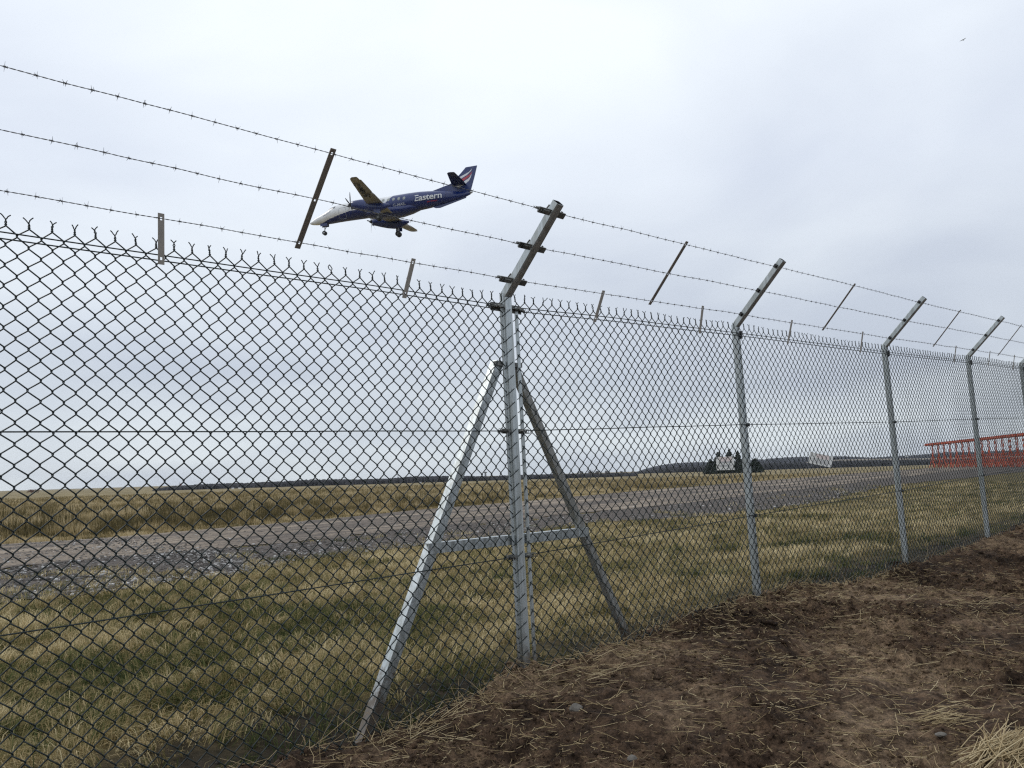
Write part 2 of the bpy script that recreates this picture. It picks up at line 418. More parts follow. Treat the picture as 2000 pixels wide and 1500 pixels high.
def graded(lo, a, b, hi, step, g=1.12):
    mid = list(np.arange(a, b + 1e-6, step)); r = [mid[-1]]; d = step
    while r[-1] < hi: d *= g; r.append(r[-1] + d)
    l = [mid[0]]; d = step
    while l[-1] > lo: d *= g; l.append(l[-1] - d)
    return np.array(l[:0:-1] + mid + r[1:])
gx = graded(-2700, -9, 20, 2700, .10); gy = graded(-250, 0, 22, 2700, .10)
X, Y = np.meshgrid(gx, gy)
S_, N_ = to_sn(X, Y)
Z = inner_z(S_, N_)
nx, ny = len(gx), len(gy)
idx = np.arange(nx * ny).reshape(ny, nx)
F_ = np.stack([idx[:-1, :-1], idx[:-1, 1:], idx[1:, 1:], idx[1:, :-1]], -1).reshape(-1, 4)
# road border polylines on the ground (x, y)
far_e = np.array([(-40, 9.0), (-22, 15.4), (-12.82, 21.2), (-10.99, 22.65), (-9.27, 25.4), (-7.08, 28.9), (-4.38, 35.1), (1.15, 44.3), (8.46, 57.7), (20.6, 77.2), (47.8, 123), (110, 216), (170, 310), (260, 440)])
mid_e = np.array([(-40, -2.5), (-22, 5.8), (-10.9, 12.9), (-8.75, 14.5), (-8.1, 16.4), (-6.41, 17.6), (-4.7, 19.2), (-2.85, 22.8), (.66, 26.6), (5.55, 32.4), (15, 47), (36, 80), (92, 165), (180, 290), (275, 425)])
near_e = np.array([(-40, -8), (-20, 1.7), (-9.2, 8.6), (-6.43, 10.6), (-5.54, 10.95), (-5.06, 11.9), (-4.22, 12.8), (-4.07, 14.3), (-2.94, 15.7), (-2.17, 16.9), (-1.15, 17.7), (.54, 20.4), (2.2, 22.8), (4.0, 23.6), (6.4, 25.2), (10.6, 30.6), (21.5, 50), (44, 78), (100, 150), (190, 270), (290, 405)])
def resamp(P, n, power=2.2):
    d = np.r_[0, np.cumsum(np.hypot(*np.diff(P, axis=0).T))]
    c = d[np.argmin(np.hypot(P[:, 0] + 3, P[:, 1] - 14))]
    u = np.linspace(-1, 1, n); q = np.where(u < 0, c - c * np.abs(u) ** 1.6, c + (d[-1] - c) * np.abs(u) ** power)
    return np.stack([np.interp(q, d, P[:, 0]), np.interp(q, d, P[:, 1])], -1), q
def sdist_side(x, y, P):
    """signed: >0 when the point is beyond (far side of) polyline P"""
    best = np.full(np.shape(x), 1e18); sg = np.zeros(np.shape(x))
    for a, b in zip(P[:-1], P[1:]):
        ex, ey = b - a; L2 = ex * ex + ey * ey
        t_ = np.clip(((x - a[0]) * ex + (y - a[1]) * ey) / L2, 0, 1)
        qx = x - a[0] - t_ * ex; qy = y - a[1] - t_ * ey; d2 = qx * qx + qy * qy
        m_ = d2 < best
        best = np.where(m_, d2, best); sg = np.where(m_, np.sign(ex * (y - a[1]) - ey * (x - a[0])), sg)
    return np.sqrt(best) * sg
dfar = sdist_side(X, Y, far_e)
soil = np.clip(1.35 - np.abs(N_ + .55) / .75 + (fbm(X * 3, Y * 3, 3, 3) - .5), 0, 1)  # ditch strip that gets bare soil with painted-in shade
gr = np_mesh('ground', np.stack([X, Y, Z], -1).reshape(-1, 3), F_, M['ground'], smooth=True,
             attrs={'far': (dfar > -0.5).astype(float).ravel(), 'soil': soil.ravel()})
tag(gr, 'dry grassland of the airfield running flat to the horizon', 'ground', kind='structure')

def strip(name, A, B, n, rows, z, mat, jagA, jagB, label, cat):
    a, qa = resamp(A, n); b, qb = resamp(B, n)
    dirv = (b - a); dirv /= np.linalg.norm(dirv, axis=1, keepdims=True)
    a = a + dirv * ((fbm(qa * 1.3, qa * 0, 4, 71, .6) - .5) * jagA)[:, None]
    b = b + dirv * ((fbm(qb * 1.3, qb * 0, 4, 81, .6) - .5) * jagB)[:, None]
    t_ = np.linspace(0, 1, rows)[:, None, None]
    XY = a[None] * (1 - t_) + b[None] * t_
    V = np.concatenate([XY, np.full(XY.shape[:2] + (1,), z)], -1)
    wid = np.linalg.norm(b - a, axis=1)
    uv = np.stack([np.broadcast_to(qa, XY.shape[:2]), t_[:, :, 0] * np.ones_like(wid)[None] * 6], -1)
    i = np.arange(n * rows).reshape(rows, n)
    F = np.stack([i[:-1, :-1], i[:-1, 1:], i[1:, 1:], i[1:, :-1]], -1).reshape(-1, 4)
    o = np_mesh(name, V.reshape(-1, 3), F, mat, uv=uv.reshape(-1, 2))
    return tag(o, label, cat, kind='structure')
strip('track', mid_e, far_e, 900, 8, 0.016, M['road'], 1.1, .7, 'packed grey brown perimeter track curving away to the right', 'road')
strip('gravel_verge', near_e, mid_e, 900, 8, 0.012, M['gravelbed'], 2.4, 1.1, 'dark gravel shoulder along the near side of the track', 'gravel')

# dirt on the viewer's side
ds = np.concatenate([np.arange(-3.2, 8, .016), 8 + np.cumsum(np.linspace(.017, .16, 130))])
dn = np.concatenate([np.arange(-.36, 2.6, .016), 2.6 + np.cumsum(np.linspace(.018, .12, 60)), ])
# wide skirt for the rest, outside the picture
ds = np.concatenate([[-30, -20, -12, -8, -6, -5, -4.4, -4, -3.7, -3.5, -3.35], ds, ds[-1] + np.array([1, 3, 6, 12, 25, 60])])
dn = np.concatenate([dn, dn[-1] + np.array([.3, .8, 1.6, 3, 6, 14, 40, 120])])
DS, DN = np.meshgrid(ds, dn)
DZ = dirt_z(DS, DN)
V = W(DS, DN, DZ).reshape(-1, 3)
nx, ny = len(ds), len(dn); idx = np.arange(nx * ny).reshape(ny, nx)
F_ = np.stack([idx[:-1, :-1], idx[1:, :-1], idx[1:, 1:], idx[:-1, 1:]], -1).reshape(-1, 4)
tag(np_mesh('bare_soil', V, F_, M['dirt'], smooth=True), 'churned damp brown soil banked up against the fence', 'soil', kind='structure')

# ------------------------------------------------------------------ lumps: clods and stones
_ico_v = []; _ph = (1 + 5 ** .5) / 2
for a in (-1, 1):
    for b in (-_ph, _ph):
        _ico_v += [(0, a, b), (a, b, 0), (b, 0, a)]
_ico_v = np.array(_ico_v) / math.hypot(1, _ph)
def _hull():
    import bmesh
    bm = bmesh.new()
    for v in _ico_v: bm.verts.new(v)
    bm.verts.ensure_lookup_table(); bmesh.ops.convex_hull(bm, input=bm.verts); bm.verts.index_update()
    vv = np.array([v.co[:] for v in bm.verts]); ff = np.array([[v.index for v in f.verts] for f in bm.faces]); bm.free()
    return vv, ff
ICV, ICF = _hull()
def lumps(C, size, flat=(1, 1, .6), jit=.25):
    n = len(C)
    R = ICV[None] * (1 + rng.uniform(-jit, jit, (n, len(ICV), 1)))
    R = R * np.array(flat)[None, None] * rng.uniform(.7, 1.3, (n, 1, 3))
    a = rng.uniform(0, 2 * PI, n); c, s_ = np.cos(a)[:, None], np.sin(a)[:, None]
    x = R[..., 0] * c - R[..., 1] * s_; y = R[..., 0] * s_ + R[..., 1] * c
    V = np.stack([x, y, R[..., 2]], -1) * size[:, None, None] + C[:, None, :]
    F = ICF[None] + (np.arange(n) * len(ICV))[:, None, None]
    return V.reshape(-1, 3), F.reshape(-1, 3)
# soil clods, thicker along the bank
n = 70000
s_ = rng.uniform(-2.6, 1, n); s_ = np.where(rng.random(n) < .75, rng.uniform(-2.4, 5, n), rng.uniform(5, 14, n)); n_ = np.abs(rng.normal(0, 1.4, n)) - .12
keep = fbm(s_ * 1.3 + 5, n_ * 1.3, 3, 55) > rng.uniform(.30, .58, n); s_, n_ = s_[keep], n_[keep]
sz = np.clip(rng.lognormal(-5.45, .6, len(s_)), .002, .028)
V, F_ = lumps(W(s_, n_, dirt_z(s_, n_) + sz * .1), sz, (1, 1, .75), .42)
tag(np_mesh('soil_clods', V, F_, M['dirt']), 'small crumbs and clods of brown soil on the bank', 'soil clods', kind='stuff')
_fs = np.repeat([0., -.03, .97, 2.37, 5.13, 7.60, 9.8], 150); fs_ = _fs + rng.normal(0, .055, len(_fs)); fn_ = rng.normal(-.01, .05, len(_fs))
sz = np.clip(rng.lognormal(-5.1, .5, len(fs_)), .003, .015)
V, F_ = lumps(W(fs_, fn_, dirt_z(fs_, np.maximum(fn_, .0)) + sz * .3), sz, (1, 1, .8), .42)
tag(np_mesh('footing_soil', V, F_, M['dirt']), 'loose soil packed round the feet of the posts and struts', 'soil clods', kind='stuff')
# gravel stones
def between(A, B, n, bias=1.0, maxd=60):
    a, _ = resamp(A, 1200, 1.6); b, _ = resamp(B, 1200, 1.6)
    i = rng.integers(0, 1199, n * 3); t_ = rng.random(n * 3) ** bias
    P = a[i] * (1 - t_)[:, None] + b[i] * t_[:, None] + rng.normal(0, .12, (n * 3, 2))
    return P, t_
P, t_ = between(near_e, mid_e, 46000, 1.9)
dist = np.hypot(P[:, 0], P[:, 1])
k = (dist < 55) & (P[:, 1] > 5) & (P[:, 0] > -16) & (rng.random(len(P)) < np.clip(1.25 - dist / 60, .1, 1)) & (fbm(P[:, 0] * 1.6, P[:, 1] * 1.6, 3, 91) > rng.uniform(.2, .85, len(P)))
P = P[k]; dist = dist[k]
P2, _ = between(mid_e, far_e, 5000, 1.0); d2_ = np.hypot(P2[:, 0], P2[:, 1]); k = (d2_ < 60) & (P2[:, 0] > -16); P = np.concatenate([P, P2[k]]); dist = np.concatenate([dist, d2_[k] * .6])
sz = np.clip(rng.lognormal(-4.35, .42, len(P)), .006, .035) * (1 + dist / 70)
V, F_ = lumps(np.c_[P, .012 + sz * .2], sz, (1, 1, .55), .3)
tint = np.repeat(np.clip(rng.normal(.48, .30, len(P)), 0, 1), len(ICV))
def mat_stones():
    m, t, p = new_mat('gravel_stone'); a = t.nodes.new('ShaderNodeAttribute'); a.attribute_name = 'tint'
    r = ramp(t, a.outputs['Fac'], [(0, (.045, .040, .036)), (.55, (.13, .12, .11)), (.85, (.34, .33, .315)), (1, (.58, .56, .54))])
    t.links.new(r.outputs[0], p.inputs['Base Color']); p.inputs['Roughness'].default_value = .9; p.inputs['Specular IOR Level'].default_value = .2; return m
M['stones'] = mat_stones()
tag(np_mesh('gravel_stones', V, F_, M['stones'], attrs={'tint': tint}), 'loose grey and white stones beside the track', 'gravel', kind='stuff')

# ------------------------------------------------------------------ grass blades
def visible(x, y, mx=.72, back=0.5):
    return (y > back) & (np.abs(x) < mx * y + 2.2)
def blades(x, y, z, h, wd, lean, ldir, tint, curve=.5):
    """each blade: 5 verts, quad + tri as 3 triangles"""
    n = len(x)
    a = rng.uniform(0, 2 * PI, n); ax = np.cos(a) * wd * .5; ay = np.sin(a) * wd * .5
    lx = np.cos(ldir) * lean; ly = np.sin(ldir) * lean
    V = np.empty((n, 5, 3))
    V[:, 0] = np.stack([x - ax, y - ay, z - .01], -1); V[:, 1] = np.stack([x + ax, y + ay, z - .01], -1)
    m1 = .5; hx = x + lx * h * m1 * (1 - curve); hy = y + ly * h * m1 * (1 - curve); up = np.sqrt(np.clip(1 - lean ** 2, .05, 1))
    hz = z + h * m1 * np.minimum(1, up + .25)
    V[:, 2] = np.stack([hx + ax * .8, hy + ay * .8, hz], -1); V[:, 3] = np.stack([hx - ax * .8, hy - ay * .8, hz], -1)
    V[:, 4] = np.stack([x + lx * h, y + ly * h, z + h * up], -1)
    b = (np.arange(n) * 5)[:, None, None]
    F = np.array([[0, 1, 2], [0, 2, 3], [3, 2, 4]])[None] + b
    return V.reshape(-1, 3), F.reshape(-1, 3), np.repeat(tint, 5)

def verge():
    P = []
    # sample in image-aware density: near dense, far sparse but wider
    for (r0, r1, dens) in ((1.5, 6, 3000), (6, 10, 1500), (10, 16, 620), (16, 28, 230), (28, 60, 50)):
        A = .5 * 1.5 * (r1 ** 2 - r0 ** 2) * 1.35
        n = int(A * dens)
        r = np.sqrt(rng.uniform(r0 ** 2, r1 ** 2, n)); th = rng.uniform(-.95, .82, n)
        P.append(np.stack([r * np.sin(th), r * np.cos(th)], -1))
    P = np.concatenate(P)
    nb = 16
    r_ = np.hypot(P[:, 0], P[:, 1]); P = P[rng.random(len(P)) < 1.25 / nb]
    tid = np.repeat(np.arange(len(P)), nb)
    tof = rng.normal(0, .17, len(P)); tang = rng.normal(0, .55, len(P)); thh = rng.lognormal(0, .35, len(P)); tsp = rng.uniform(.012, .04, len(P))
    P = P[tid] + rng.normal(0, 1, (len(tid), 2)) * (tsp[tid] * (1 + np.hypot(*P[tid].T) / 12))[:, None]
    s, n = to_sn(P[:, 0], P[:, 1])
    dn_ = sdist_side(P[:, 0], P[:, 1], near_e)
    rag = (fbm(P[:, 0] * .7, P[:, 1] * .7, 4, 61) - .5) * 3.2
    spot = fbm(P[:, 0] * .8 + 40, P[:, 1] * .8, 3, 63) > .61
    ok = (n < -.12) & visible(P[:, 0], P[:, 1]) & ((dn_ < rag * .6) | ((dn_ < 3.0) & spot & (rng.random(len(P)) < .5)))
    thin = np.clip((-n - .80 + (fbm(P[:, 0] * 2, P[:, 1] * 2, 2, 65) - .5) * .7) / .5, .30, 1)
    ok &= (_hash(tid, tid * 7, 5) < thin)
    P = P[ok]; s = s[ok]; n = n[ok]; tid = tid[ok]
    x, y = P.T
    z = inner_z(s, n); z = np.maximum(z, 0)
    r = np.hypot(x, y)
    pt = fbm(x * .8, y * .8, 4, 111); st = fbm(x * 2.6 + 9, y * 2.6, 3, 121)
    h = rng.uniform(.05, .14, len(x)) * thh[tid] + .01
    wd = .0032 * (1 + r / 8)
    ang = fbm(x * 1.6, y * 1.6, 2, 131) * 4 * PI + tang[tid] + rng.normal(0, .45, len(x))
    lean = np.clip(rng.normal(.88, .13, len(x)), .05, .99)
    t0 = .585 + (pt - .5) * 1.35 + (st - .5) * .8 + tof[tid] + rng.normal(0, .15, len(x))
    dark = np.clip(1.35 - (-n) / .95, 0, 1); t0 -= .75 * dark; h = h * (1 - .35 * dark)  # ditch grass: shade painted in as a darker tint, blades shorter
    return blades(x, y, z, h, wd, lean, ang, np.clip(t0, 0, 1))
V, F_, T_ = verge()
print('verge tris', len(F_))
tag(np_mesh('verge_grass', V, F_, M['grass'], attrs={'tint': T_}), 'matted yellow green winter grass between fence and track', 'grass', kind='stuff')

def rough_field():
    P = []
    for (r0, r1, dens) in ((14, 26, 330), (26, 42, 170), (42, 70, 70), (70, 120, 22), (120, 145, 8)):
        A = .5 * 1.35 * (r1 ** 2 - r0 ** 2)
        n = int(A * dens); r = np.sqrt(rng.uniform(r0 ** 2, r1 ** 2, n)); th = rng.uniform(-.72, .63, n)
        P.append(np.stack([r * np.sin(th), r * np.cos(th)], -1))
    P = np.concatenate(P); x, y = P.T
    d = sdist_side(x, y, far_e) + (fbm(x * .5, y * .5, 3, 141) - .5) * 1.2
    ok = (d > .1) & visible(x, y); x, y, d = x[ok], y[ok], d[ok]
    r = np.hypot(x, y)
    cl = fbm(x * 1.5, y * .8, 2, 151); pt = fbm(x * .16, y * .10, 3, 161)
    edge = np.clip(d / 3.5, .25, 1)
    h = rng.uniform(.25, .55, len(x)) * (.55 + 1.0 * np.clip(cl - .3, 0, .6)) * edge
    wd = .010 * (1 + r / 22)
    rush = (fbm(x * 1.3 + 70, y * .8, 2, 171) > .61) & (d > 1.2)
    h = np.where(rush, h * 1.35, h) * np.interp(r, [30, 60, 150], [1, .8, .55])
    t0 = .55 + (cl - .5) * 1.25 + (pt - .5) * .9 + rng.normal(0, .13, len(x)) + (1 - edge) * .1
    t0 = np.where(rush, .22 + rng.normal(0, .13, len(x)), t0)
    t0 = t0 + np.clip((r - 40) / 120, 0, .18)
    return blades(x, y, np.zeros(len(x)), h, wd, np.abs(rng.normal(0, .22, len(x))).clip(0, .8), rng.uniform(0, 2 * PI, len(x)), np.clip(t0, 0, 1), .3)
V, F_, T_ = rough_field()
print('rough tris', len(F_))
tag(np_mesh('rough_grass', V, F_, M['rough'], attrs={'tint': T_}), 'tall tan grass and darker rush tussocks beyond the track', 'grass', kind='stuff')

# straw strewn over the soil
def straws(s, n, L_, r, tilt, tint, zoff=0.0, az=None, sharp=.25):
    k = len(s); m = 4
    a = rng.uniform(0, 2 * PI, k) if az is None else az
    t_ = np.linspace(-.5, .5, m)
    kink = rng.normal(0, sharp, (k, m)).cumsum(1) * .5
    dx = np.cos(a)[:, None] * t_ * L_[:, None] - np.sin(a)[:, None] * kink * L_[:, None] * .25
    dy = np.sin(a)[:, None] * t_ * L_[:, None] + np.cos(a)[:, None] * kink * L_[:, None] * .25
    zz = dirt_z(s[:, None] + dx, n[:, None] + dy)
    zc = dirt_z(s, n)[:, None]
    base = zc + .004 + (t_ + .5) * L_[:, None] * np.sin(tilt)[:, None]
    lift = (zz + .0015 - base).max(1, keepdims=True)
    sag = (zz - base - lift) * np.minimum(1, .35)
    zf = base + lift * .92 + sag * .5 + zoff
    P = W(s[:, None] + dx, n[:, None] + dy, zf)
    V, F = tubes_np(P, r[:, None] * np.array([1, 1, .9, .6])[None], 4, (0.01, 0.02, 1))
    return V, F, np.repeat(tint, m * 4)
def straw_field():
    k = 17000
    s = np.where(rng.random(k) < .8, rng.uniform(-2.2, 5.5, k), rng.uniform(5, 13, k)); n = rng.uniform(-.12, 3.0, k)
    edge = rng.random(k) < .30; n = np.where(edge & (rng.random(k) < .55), np.abs(rng.normal(.14, .2, k)) - .08, n)
    keep = fbm(s * 1.5, n * 1.5, 3, 201) > rng.uniform(.2, .7, k); s, n = s[keep], n[keep]; k = len(s)
    L_ = np.clip(rng.lognormal(-3.2, .65, k), .01, .30)
    r = rng.uniform(.0007, .0018, k)
    tilt = np.abs(rng.normal(0, .12, k)); up = rng.random(k) < .06; tilt = np.where(up & (L_ < .15), rng.uniform(.3, 1.2, k), tilt)
    return straws(s, n, L_, r, tilt, np.clip(rng.normal(.55, .27, k), 0, 1), sharp=.28)
V, F_, T_ = straw_field()
tag(np_mesh('loose_straw', V, F_, M['straw'], attrs={'tint': T_}), 'pale broken straw stalks scattered over the brown soil', 'straw', kind='stuff')
def fibres():
    k = 30000
    s = np.where(rng.random(k) < .85, rng.uniform(-2.2, 5.0, k), rng.uniform(5, 10, k)); n = rng.uniform(-.1, 2.8, k)
    keep = fbm(s * 1.3 + 5, n * 1.3, 3, 55) > rng.uniform(.25, .65, k); s, n = s[keep], n[keep]; k = len(s)
    return straws(s, n, rng.uniform(.008, .045, k), rng.uniform(.0004, .0010, k), np.abs(rng.normal(0, .35, k)), np.clip(rng.normal(.15, .3, k), 0, 1), sharp=.9)
V, F_, T_ = fibres()
tag(np_mesh('root_fibres', V, F_, M['straw'], attrs={'tint': T_}), 'short root fibres and chaff mixed into the brown soil', 'chaff', kind='stuff')
def edge_stalks():
    k = 420
    s = np.where(rng.random(k) < .7, rng.uniform(-1.9, 4.5, k), rng.uniform(4, 11, k)); n = rng.normal(.02, .05, k).clip(-.1, .2)
    L_ = rng.uniform(.05, .22, k); return straws(s, n, L_, rng.uniform(.0006, .0015, k), rng.uniform(.25, 1.25, k), np.clip(rng.normal(.45, .25, k), 0, 1), sharp=.6)
V, F_, T_ = edge_stalks()
tag(np_mesh('bank_stalks', V, F_, M['straw'], attrs={'tint': T_}), 'dry stalks poking out along the edge of the soil bank', 'stalks', kind='stuff')
k_ = 900; ps = rng.uniform(-2.6, 6, k_); pn_ = -np.abs(rng.normal(.35, .2, k_)) - .05; kk = fbm(ps * 2, pn_ * 2, 2, 8) > rng.uniform(.35, .7, k_); ps, pn_ = ps[kk], pn_[kk]
sz = np.clip(rng.lognormal(-4.8, .45, len(ps)), .004, .017); V, F_ = lumps(W(ps, pn_, inner_z(ps, pn_) + sz * .3), sz, (1, 1, .6), .3)
tag(np_mesh('ditch_pebbles', V, F_, M['stones'], attrs={'tint': np.repeat(np.clip(rng.normal(.4, .25, len(ps)), 0, .9), len(ICV))}), 'pebbles lying in the dark dip behind the mesh', 'pebbles', kind='stuff')
def ray_dirt(u, v):
    d = px_ray(u, v); o = np.array([0, 0, H]); t0 = (0.3 - H) / d[2]
    for _ in range(12):
        q = o + d * t0; s, n = to_sn(q[0], q[1]); z = float(dirt_z(np.array([s]), np.array([n]))[0]); t0 = (z - H) / d[2]
    return s, n, z
def straw_heap(u, v, k, spread, L0, az0, name, label, up=.35, az_sd=.42, fat=1.0):
    s0, n0, z0 = ray_dirt(u, v)
    s = s0 + rng.normal(0, spread, k); n = n0 + rng.normal(0, spread * .7, k)
    L_ = rng.uniform(.5, 1.1, k) * L0
    V, F, T = straws(s, n, L_, fat * rng.uniform(.0009, .0019, k), np.abs(rng.normal(0, up, k)), np.clip(rng.normal(.62, .22, k), 0, 1), rng.uniform(0, .03, k)[:, None], az0 + rng.normal(0, az_sd, k), sharp=.22)
    o = np_mesh(name, V, F, M['straw'], attrs={'tint': T})
    return tag(o, label, 'straw', kind='stuff')
straw_heap(1985, 1480, 230, .085, .36, .0, 'straw_heap', 'thick heap of long pale straw at the bottom right corner of the soil', .11, .26, 1.35)
straw_heap(1840, 1400, 45, .07, .12, 1.0, 'straw_heap', 'small flattened tuft of short straw just above the large straw heap', .3)
straw_heap(830, 1425, 34, .16, .17, .1, 'straw_heap', 'loose straw fanned out beside the foot of the left strut', .15)
straw_heap(1180, 1310, 20, .17, .17, .4, 'straw_heap', 'loose straw tuft on the soil ridge between post and right strut', .2)
for o in list(bpy.data.objects):
    if o.name.startswith('straw_heap'): o['group'] = 'straw tufts on the soil bank'

def stone(u, v, size, name, label, cat='stone', flat=.75, m='stone_pale', grp=None):
    import bmesh
    s, n, z = ray_dirt(u, v)
    bm = bmesh.new(); bmesh.ops.create_icosphere(bm, subdivisions=3, radius=1)
    for vv in bm.verts:
        c = vv.co
        q = 1 + .28 * (float(fbm(np.array([c.x * 1.4 + u]), np.array([c.y * 1.4 + c.z * 2]), 3, 5)[0]) - .5) * 2
        for ax_, lim in (((.6, .3, .74), .72), ((-.8, .1, .5), .78), ((.1, -.9, .35), .75)):
            dd = c.x * ax_[0] + c.y * ax_[1] + c.z * ax_[2]
            if dd > lim: q *= lim / dd * .5 + .5
        vv.co = Vector((c.x * q * size, c.y * q * size * .8, c.z * q * size * flat))
    me = bpy.data.meshes.new(name); bm.to_mesh(me); bm.free(); me.materials.append(M[m])
    o = bpy.data.objects.new(name, me); col.objects.link(o); o.location = W(s, n, z + size * .08).tolist()
    o.rotation_euler = (0, 0, u)
    tag(o, label, cat, grp); return o
stone(1125, 1384, .029, 'stone', 'pale angular stone lying on the soil to the right of the centre post')
stone(1210, 1255, .03, 'stone', 'tan stone half buried on the bank beside the foot of the right strut')
stone(1235, 1487, .021, 'stone', 'brown grey stone sunk in the soil near the bottom edge of the picture')
stone(1838, 1437, .022, 'stone', 'flat grey stone in the soil left of the large straw heap', flat=.4)


# ================================================================== the fence
fence = empty('chain_link_fence', W(0, 0, 0.3).tolist())
tag(fence, 'green chain link security fence on galvanised posts with cranked arms and three barbed wire strands', 'fence')
def fpart(mb_or_none, name, mat, parent=None, **k):
    o = mb_or_none.build(name, mat, parent, **k); return o
def adopt(o, par):
    """parent while keeping the mesh where it was built (world coordinates)"""
    o.parent = par
    o.matrix_parent_inverse = Matrix.Translation(-Vector(par_world(par)))
    return o
def par_world(o):
    v = Vector(o.location)
    p = o.parent
    while p is not None and o.get('_abs') is None:
        v = v + Vector(p.location); p = p.parent
    return v
# every part of the fence is built in world coordinates with its own origin at the world's; parents are offset by the root's location
OFF = W(0, 0, 0.3)
def put(mb, name, mat, parent=None, **k):
    mb.v = [(p[0] - OFF[0], p[1] - OFF[1], p[2] - OFF[2]) for p in mb.v]
    return mb.build(name, mat, parent if parent is not None else fence, **k)
def put_np(name, V, F, mat, parent=None, **k):
    return np_mesh(name, V - OFF[None], F, mat, parent if parent is not None else fence, **k)

def sq(h, c=.006):
    a = h - c
    return [(-a, -h), (a, -h), (h, -a), (h, a), (a, h), (-a, h), (-h, a), (-h, -a)]
ca, sa = math.cos(ARM_A), math.sin(ARM_A)
armd = FN * ca + UP * sa
def post(sk, k, half, strainer=False):
    z0, zk = -0.05, KZ + float(dz(sk))
    base = WL(sk, 0, z0); knee = WL(sk, 0, zk)
    ax = (knee - base) / np.linalg.norm(knee - base)
    prof = sq(half)
    Pm = MB()
    # mitre plane at the knee: bisects the post axis and the arm
    mn = ax + armd; mn /= np.linalg.norm(mn)
    def ring(o, d, plane=None, pn=None):
        # lateral axes: along the fence, and perpendicular to d
        u = FD; v = np.cross(u, d); v /= np.linalg.norm(v)
        if v @ FN < 0: v = -v
        R = [o + a * u + b * v for a, b in prof]
        if plane is not None:
            R = [q + d * (((plane - q) @ pn) / (d @ pn)) for q in R]
        return R
    Pm.rings([ring(base, ax), ring(knee, ax, knee, mn)], cap0=True, cap1=True)
    root = put(Pm, 'post', M['galv'])
    if strainer: root['label'] = 'stouter strainer post braced by two struts'
    A = MB(); tip = knee + armd * ARM_L
    r0 = ring(knee, armd, knee, mn); r0 = [q + .001 * mn for q in r0]; r1 = ring(tip, armd)
    def shrink(R, f, d=0):
        c = sum(R) / len(R); return [c + (q - c) * f + armd * d for q in R]
    A.rings([r0, r1, shrink(r1, .86)], cap0=True, cap1=False, m=0)
    A.rings([shrink(r1, .86), shrink(r1, .86, -.12)], cap0=False, cap1=True, m=1)
    arm = put(A, 'arm', None, root, mats=[M['galv'], M['bore']], fix=False)
    return root, arm, knee
posts = []
for k, sk in enumerate(PS[:8]):
    if k == 0: continue
    strainer = k == 2
    root, arm, knee = post(sk, k, .0255 if strainer else .0235, strainer)
    for a_s in ARM_S:
        c = knee + armd * a_s
        perp = np.cross(FD, armd); perp = perp if perp @ FN > 0 else -perp     # lower, outer side of the arm
        if not strainer:
            b = MB(); b.box(c - FD * .031 + perp * -.004, FD, armd, perp, .007, .013, .011); b.box(c - FD * .041, FD, armd, perp, .003, .008, .006)
            put(b, 'wire_clip', M['clip'], root)
        else:
            for sgn, ln in ((-1, .085), (1, .05)):
                b = MB()
                b.box(c + FD * sgn * (.029 + ln / 2), FD, armd, perp, ln / 2, .0035, .016)
                b.box(c + FD * sgn * (.029 + ln / 2) + perp * .012, FD, armd, perp, ln / 2, .016, .0035)
                b.tube([c + FD * sgn * .03, c + FD * sgn * (.042 + ln)], .005, 6)
                if sgn < 0:   # winding of the strained barbed wire
                    hp = []
                    for q in range(40):
                        t_ = q / 39; an = t_ * 2 * PI * 5
                        hp.append(c - FD * (.045 + .07 * t_) + armd * .013 * math.cos(an) + perp * (.013 * math.sin(an) + .01))
                    b.tube(hp, .0018, 5)
                    b.box(c - FD * .07 + perp * .02, FD, armd, perp, .02, .010, .008)
                    b.tube([c - FD * .06 - armd * .02, c - FD * .05 + armd * .035], .004, 6)
                else:
                    b.tube([c + FD * .06 - armd * .016, c + FD * .06 + armd * .018], .006, 6)
                put(b, 'strainer_cleat', M['fit'], root)
    # ties where the line wires meet the post
    for zw in (TZ, MZ, BZ):
        zc = zw + float(dz(sk)); b = MB()
        if not strainer:
            c = WL(sk, .026, zc)
            hgt = .028 if zw == TZ else .012
            b.box(c + FD * .024, FD, FN, UP, .009, .009, hgt); b.tube([c + FD * .03 + FN * .005 - UP * .012, c - FD * .032 + FN * .005 + UP * .004, c - FD * .036 - FN * .02], .0022, 5)
            put(b, 'wire_tie', M['clip'], root)
        else:
            for sgn in (-1, 1):
                c = WL(sk, 0, zc) + FD * sgn * .029
                ln = .085 if zw == TZ else .045
                b = MB()
                b.box(c + FD * sgn * ln / 2, FD, FN, UP, ln / 2, .003, .022 if zw == TZ else .013)
                b.box(c + FD * sgn * ln / 2 + FN * .012, FD, FN, UP, ln / 2, .012, .003)
                b.tube([c, c + FD * sgn * (ln + .03)], .006, 7)
                b.tube([c + FD * sgn * (ln * .55) - FN * .005, c + FD * sgn * (ln * .55) + FN * .035], .010, 6)
                b.tube([c + FD * sgn * (ln * .8) - FN * .015, c + FD * sgn * (ln * .8) + FN * .028], .008, 6)
                hp = [c + FD * sgn * (ln * .6 + .06 * q / 29) + FN * (.012 + .012 * math.cos(q / 29 * 8 * PI)) + UP * .012 * math.sin(q / 29 * 8 * PI) for q in range(30)]
                b.tube(hp, .002, 5)
                put(b, 'strainer_cleat', M['fit'], root)
    posts.append(root)

